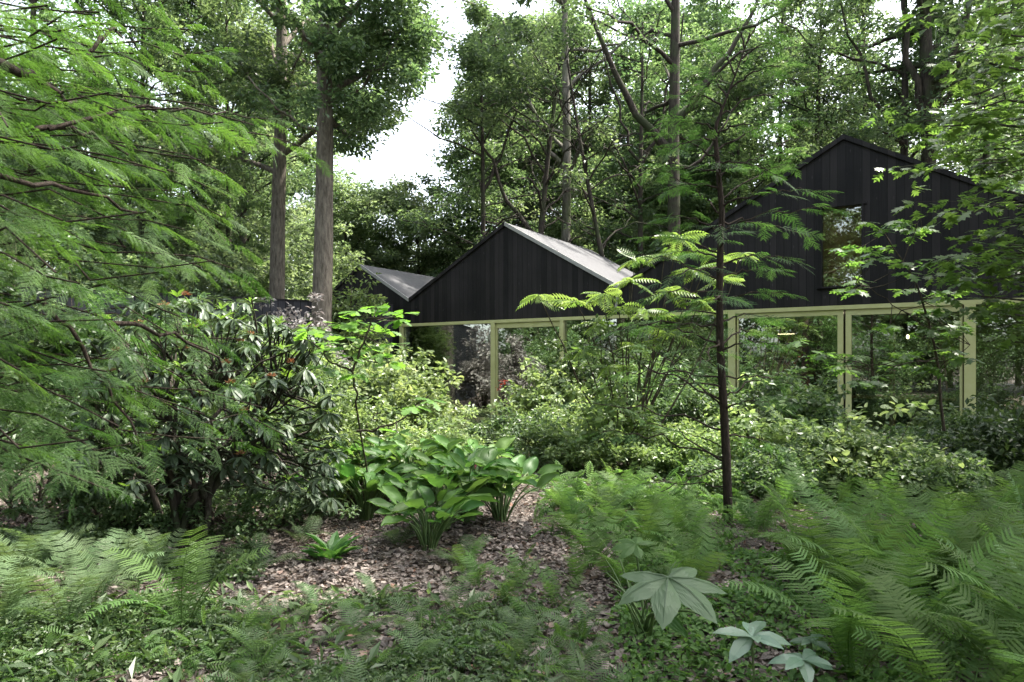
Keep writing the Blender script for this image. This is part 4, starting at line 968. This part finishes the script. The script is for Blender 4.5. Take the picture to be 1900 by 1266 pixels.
for mt in ('fern', 'fern_grey'):
    FR[mt] = [frond_mesh(i, th, bd).build('frond', M[mt], me_only=True) for i, (th, bd) in enumerate(((82, 62), (76, 84), (70, 60), (60, 95), (84, 38)))]
FR_U = [frond_mesh(40 + i, th, bd).build('frond', M['fern'], me_only=True) for i, (th, bd) in enumerate(((87, 34), (84, 48), (80, 62), (76, 40), (70, 70)))]
FR_S = [frond_mesh(20 + i, th, bd, 17, 5, .22).build('frond', M['fern_grey'], me_only=True) for i, (th, bd) in enumerate(((60, 70), (48, 80), (70, 60)))]
def fern(label, pos, h, n, mat='fern', group=None, lib=None, spread=1.0):
    root = empty('fern', (pos[0], pos[1], float(gz(pos[0], pos[1])) - .01), label, 'fern', group)
    lib = lib or FR[mat]
    a0 = rng.uniform(0, 6.28)
    for k in range(n):
        a_ = a0 + k * 2.4 + rng.normal() * .2; o = meshobj('frond', lib[rng.integers(0, len(lib))], root, (.02 * math.cos(a_), .02 * math.sin(a_), 0), (R(rng.normal() * 6 - (10 if k > n * .6 else -3)) * spread, R(rng.normal() * 9), a_), h * rng.uniform(.75, 1.12))
    return root
def scatter_px(n, box, dmin=0.25, seed=0):
    r = np.random.default_rng(seed); out = []
    tries = 0
    while len(out) < n and tries < 20000:
        tries += 1
        x = r.uniform(box[0], box[2]); y = r.uniform(box[1], box[3]); p = Gd(x, y)
        if all(np.linalg.norm(p[:2] - q[:2]) > dmin for q in out): out.append(p)
    return out
# fern bed at the right: front row
ordinals([fern('tall fern at the front of the bottom right fern bed', p, .76, 10, 'fern', 'tall ferns at the bottom right', FR_U + FR['fern'][:3], .8) for p in scatter_px(10, (1570, 1120, 1980, 1400), .34, 1)])
ordinals([fern('fern in the middle of the right fern bed', p, .70, 9, 'fern', 'ferns in the middle of the right bed', FR_U + FR['fern'], 1.0) for p in scatter_px(14, (1430, 1010, 2000, 1130), .38, 2)])
ordinals([fern('fern at the back of the right fern bed', p, .55, 7, 'fern', 'ferns at the back of the right bed') for p in scatter_px(15, (1400, 905, 2000, 1005), .42, 3)])
ordinals([fern('bright fern before the foot of the young redwood', p, .52, 10, 'fern', 'ferns round the redwood foot') for p in scatter_px(7, (1050, 1010, 1290, 1120), .34, 4)])
ordinals([fern('low fern between hostas and redwood trunk', p, .50, 10, 'fern', 'low ferns right of the hostas') for p in scatter_px(7, (1040, 930, 1290, 1005), .40, 5)])
fern('fern with two upright crossing fronds at bottom left', Gd(345, 1185), .68, 7, 'fern', spread=.5)
ordinals([fern('arching fern in the bottom left corner', p, .50, 10, 'fern_grey', 'ferns in the left corner') for p in scatter_px(8, (-120, 1040, 180, 1210), .36, 6)])
ordinals([fern('broad pale fern beside the left corner ferns', p, .46, 8, 'fern_grey', 'pale ferns left of the path') for p in scatter_px(3, (180, 1060, 300, 1130), .3, 9)])
ordinals([fern('small fern in the bottom ground cover', p, .27, 9, 'fern_grey', 'small ferns at the bottom', FR_S) for p in scatter_px(16, (460, 1130, 1090, 1330), .30, 7)])
ordinals([fern('little fern tuft on the leaf litter right of the path', p, .32, 9, 'fern', 'fern tufts on the litter') for p in scatter_px(6, (860, 1060, 1100, 1120), .3, 8)])
for x, y in ((850, 1050), (740, 1010), (560, 1010), (480, 1060)): fern({850: 'small dark fern at the foot of the front hosta', 740: 'small fern under the left half of the hosta clump', 560: 'small fern at the left end of the hosta clump', 480: 'small fern between rhododendron and leafy path'}[x], Gd(x, y), .34, 9, 'fern', None, FR_S)

# hart's tongue like tuft
o = empty('strap_leaved_plant', Gd(612, 1040), 'glossy tuft of strap shaped leaves left of the hosta stalks', 'plant')
g = G(); n = 42; a_ = rng.uniform(0, 6.28, n); g.scatter(L_LONG, np.zeros((n, 3)) + rng.normal(size=(n, 3)) * .03, np.stack([np.cos(a_), np.sin(a_), rng.uniform(.3, 1.5, n)], 1), np.array([0, 0, 1.0]) + rng.normal(size=(n, 3)) * .2, rng.uniform(.18, .30, n), rng.uniform(0, 1, n), .9)
g.build('leaves', M['hosta'], o)

# ---------------------------------------------------------------- huge palmate leaf plant
def palmate(nl=6, teeth=1):
    V = [(0, 0, 0)]; T = []; nseg = 14; nr = 7; ang0 = -150; span = 300
    cols = []
    for i in range(nl * nseg + 1):
        a = ang0 + span * i / (nl * nseg); ph = (i % nseg) / nseg; w_ = 1 - abs(2 * ph - 1)
        r = .54 + .46 * w_ ** 1.0; r *= (.82 + .18 * math.cos(R(a) * .8)); r += teeth * .018 * (i % 2)
        aa = R(a + 90) ; cols.append((aa, r, w_))
    for (aa, r, w_) in cols:
        for j in range(1, nr + 1):
            u = j / nr * r; V.append((math.cos(aa) * u, math.sin(aa) * u, -.30 * u * u + .045 * w_ * math.sin(min(1, u) * 3) - .02 * (1 - w_) + .02 * math.sin(u * 20) * .3))
    for i in range(len(cols) - 1):
        a = 1 + i * nr; b = a + nr; T.append((0, a, b))
        for j in range(nr - 1): T += [(a + j, a + j + 1, b + j + 1), (a + j, b + j + 1, b + j)]
    return np.array(V, float), np.array(T)
L_PALM = palmate()
b = onG(1196, 3.9); o = empty('umbrella_leaf_plant', (b[0], b[1], 0), 'plant with one huge pale jagged leaf at bottom centre right', 'plant')
gs = G()
lv = [((1240, 1072, 3.25), (.15, -1, -.22), .30, 1.0), ((1230, 1150, 3.3), (.9, -.5, -.3), .13, .1), ((1300, 1140, 3.4), (1, .2, -.3), .14, .0), ((1180, 1010, 3.9), (-.8, .5, .1), .15, .2)]
for i, (q, yd, s_, t_) in enumerate(lv):
    e = W(*q) - np.array([b[0], b[1], 0]); gs.tube(curve((rng.normal() * .03, rng.normal() * .03, 0), e, (.0, .05, .05), 8), np.linspace(.010, .006, 8), 6)
    g = G(); g.scatter(L_PALM if i in (0, 3) else L_HEART, e[None], np.array([yd], float), np.array([[0, -.35, 1.0]]), s_ if i in (0, 3) else s_, t_); lf = g.build('leaf', M['big'] if i == 0 else M['hosta'], o, smooth=False)
    if i == 0:
        lf['label'] = 'huge pale jagged leaf'; VV = []; VT = []
        for k in range(6):
            aa = R(-150 + 50 * (k + .5) + 90); sd = np.array([-math.sin(aa), math.cos(aa)]); n0 = len(VV)
            rm = .82 + .18 * math.cos(aa - R(90))
            for j in range(9):
                u = .93 * rm * j / 8; wv = .012 * (1 - j / 9) + .002; z = -.30 * u * u + .045 * math.sin(min(1, u) * 3) + .006 * math.sin(u * 20) + .012
                VV += [(math.cos(aa) * u - sd[0] * wv, math.sin(aa) * u - sd[1] * wv, z), (math.cos(aa) * u + sd[0] * wv, math.sin(aa) * u + sd[1] * wv, z)]
                if j: a1 = n0 + 2 * j - 2; VT += [(a1, a1 + 1, a1 + 3), (a1, a1 + 3, a1 + 2)]
        g = G(); g.scatter((np.array(VV), np.array(VT)), e[None], np.array([yd], float), np.array([[0, -.35, 1.0]]), s_, .1); g.build('veins', M['cover'], lf)
for k in range(12):
    a_ = rng.uniform(0, 6.28); gs.tube(curve((rng.normal() * .03, rng.normal() * .03, 0), (math.cos(a_) * .22, math.sin(a_) * .2, rng.uniform(.25, .45)), (0, 0, .05), 6), np.linspace(.006, .003, 6), 4)
gs.build('stalks', M['stalk'], o)

# hellebores
L_HEL = strip([0, .2, .5, .8, 1], [.02, .13, .21, .13, .005], [0, -.01, -.05, -.14, -.24], [0, .04, .0, -.11, -.24])
for (x, y, d, s_, lb) in ((1395, 1182, 3.05, .15, 'pale blue green hellebore rosette, left of the pair at the bottom'), (1490, 1225, 2.95, .14, 'pale blue green hellebore rosette, right of the pair at the bottom'), (1505, 1190, 3.3, .11, 'dim hellebore rosette just behind the right hand pale one')):
    c = W(x, y, d); o = empty('hellebore', (c[0], c[1], 0), lb, 'plant')
    g = G(); g.tube([(0, 0, 0), (.01, 0, c[2] * .5), (0, 0, c[2])], .005, 5); g.build('stalk', M['stalk'], o)
    for k in range(8):
        a_ = k / 8 * 6.28 + rng.normal() * .15; g = G()
        g.scatter(L_HEL, np.array([[0, 0, c[2]]]), np.array([[math.cos(a_), math.sin(a_), rng.uniform(-.25, .45)]]), np.array([[0, -.3, 1.0]]) + rng.normal(size=(1, 3)) * .15, s_ * rng.uniform(.8, 1.2), float(rng.uniform())); g.build('leaf', M['helle'], o)

# ---------------------------------------------------------------- ground cover, litter
def stuff_cover(name, label, box, n, lsz, mat, hmax, tm=L_OVAL, seed=0, per=6, dens=None):
    r = np.random.default_rng(seed); g = G(); m = n
    # uniform on the ground inside the trapezoid seen between two ground lines
    P = []
    d0 = EYE * F / (box[3] - HZ); d1 = EYE * F / (box[1] - HZ)
    d = r.uniform(d0, d1, m * 3); x = (r.uniform(box[0], box[2], m * 3) - CX) / F * d
    keep = r.uniform(size=m * 3) < d / d1; d = d[keep][:m]; x = x[keep][:m]
    h = .55 + .45 * np.sin(x * 2.1 + d * 1.7) * np.cos(d * 2.9 - x * .7) + .35 * np.sin(x * 5.3) * np.sin(d * 4.7)
    k = h > (.15 if dens is None else dens); d = d[k]; x = x[k]; h = np.clip(h[k], .3, 1.2)
    C = np.stack([x, d, gz(x, d) + hmax * h * r.uniform(.15, 1, len(x))], 1)
    clump(g, C, lsz * 1.2, per, tm, lsz, .5, droop=.1, jit=.45)
    return tag(g.build(name, M[mat], None), label, kind='stuff')
stuff_cover('ground_cover', 'low leafy ground cover at bottom left', (-150, 1125, 1000, 1330), 4600, .038, 'cover', .10, L_RH, seed=11, dens=.42)
stuff_cover('ground_cover', 'low leafy ground cover left of the leafy path', (-150, 985, 480, 1085), 3000, .042, 'cover', .12, seed=12)
stuff_cover('ground_cover', 'low green growth under the right hand ferns', (1150, 1000, 2050, 1330), 5200, .045, 'fern', .16, seed=13)
stuff_cover('ground_cover', 'low green growth between the hostas and the fern bed', (1000, 830, 2000, 960), 7000, .05, 'mid', .14, seed=14, dens=.35)
stuff_cover('ground_cover', 'light low growth below the glass front', (560, 775, 1990, 850), 12000, .065, 'pale', .28, seed=15)
stuff_cover('ground_cover', 'low feathery seedlings among the bottom ground cover', (-150, 1130, 1100, 1330), 380, .13, 'fern', .07, L_PINN, seed=21, per=3, dens=-.2)
stuff_cover('ground_cover', 'thin grassy shoots among the bottom ground cover', (-150, 1110, 1100, 1330), 600, .11, 'mid', .05, L_NARROW, seed=22, per=3, dens=-.1)
stuff_cover('ground_cover', 'feathery low growth round the redwood foot', (1020, 900, 1420, 1010), 300, .20, 'fern', .16, L_PINN, seed=23, per=4, dens=-.2)
# litter
r = np.random.default_rng(5); n = 90000
d = np.sqrt(r.uniform(2.6 ** 2, 13 ** 2, n)); d[: n // 2] = r.uniform(3, 7.5, n // 2); x = r.uniform(-.95, .95, n) * d
g = G(); a_ = r.uniform(0, 6.28, n); z = gz(x, d) + r.uniform(.002, .022, n)
LT = (np.array([(0, 0, 0), (.34, .30, .14), (.22, .75, .10), (0, 1, .16), (-.22, .75, .05), (-.34, .30, .16)], float), np.array([(0, 1, 2), (0, 2, 3), (0, 3, 4), (0, 4, 5)]))
rng = np.random.default_rng(77)
g.scatter(LT, np.stack([x, d, z], 1), np.stack([np.cos(a_), np.sin(a_), r.normal(size=n) * .25], 1), np.array([0, 0, 1.0]) + r.normal(size=(n, 3)) * .35, r.uniform(.022, .066, n) * r.uniform(.7, 1.15, n), r.uniform(0, 1, n))
tag(g.build('leaf_litter', M['litter']), 'dry brown fallen leaves covering the ground', kind='stuff')

r = np.random.default_rng(9); g = G()
for k in range(420):
    d = r.uniform(3.1, 8.5); x = r.uniform(-.7, .6) * d; a_ = r.uniform(0, 3.14); l = r.uniform(.08, .42); p0 = np.array([x, d, float(gz(x, d)) + .025]); e = p0 + np.array([math.cos(a_) * l, math.sin(a_) * l, r.uniform(-.01, .05)])
    g.tube(curve(p0, e, (r.normal() * .02, r.normal() * .02, .01), 5, .004), np.linspace(.005, .002, 5) * r.uniform(.5, 1.3), 4)
tag(g.build('fallen_twigs', M['twig']), 'thin dry twigs lying on the leaf litter', kind='stuff')
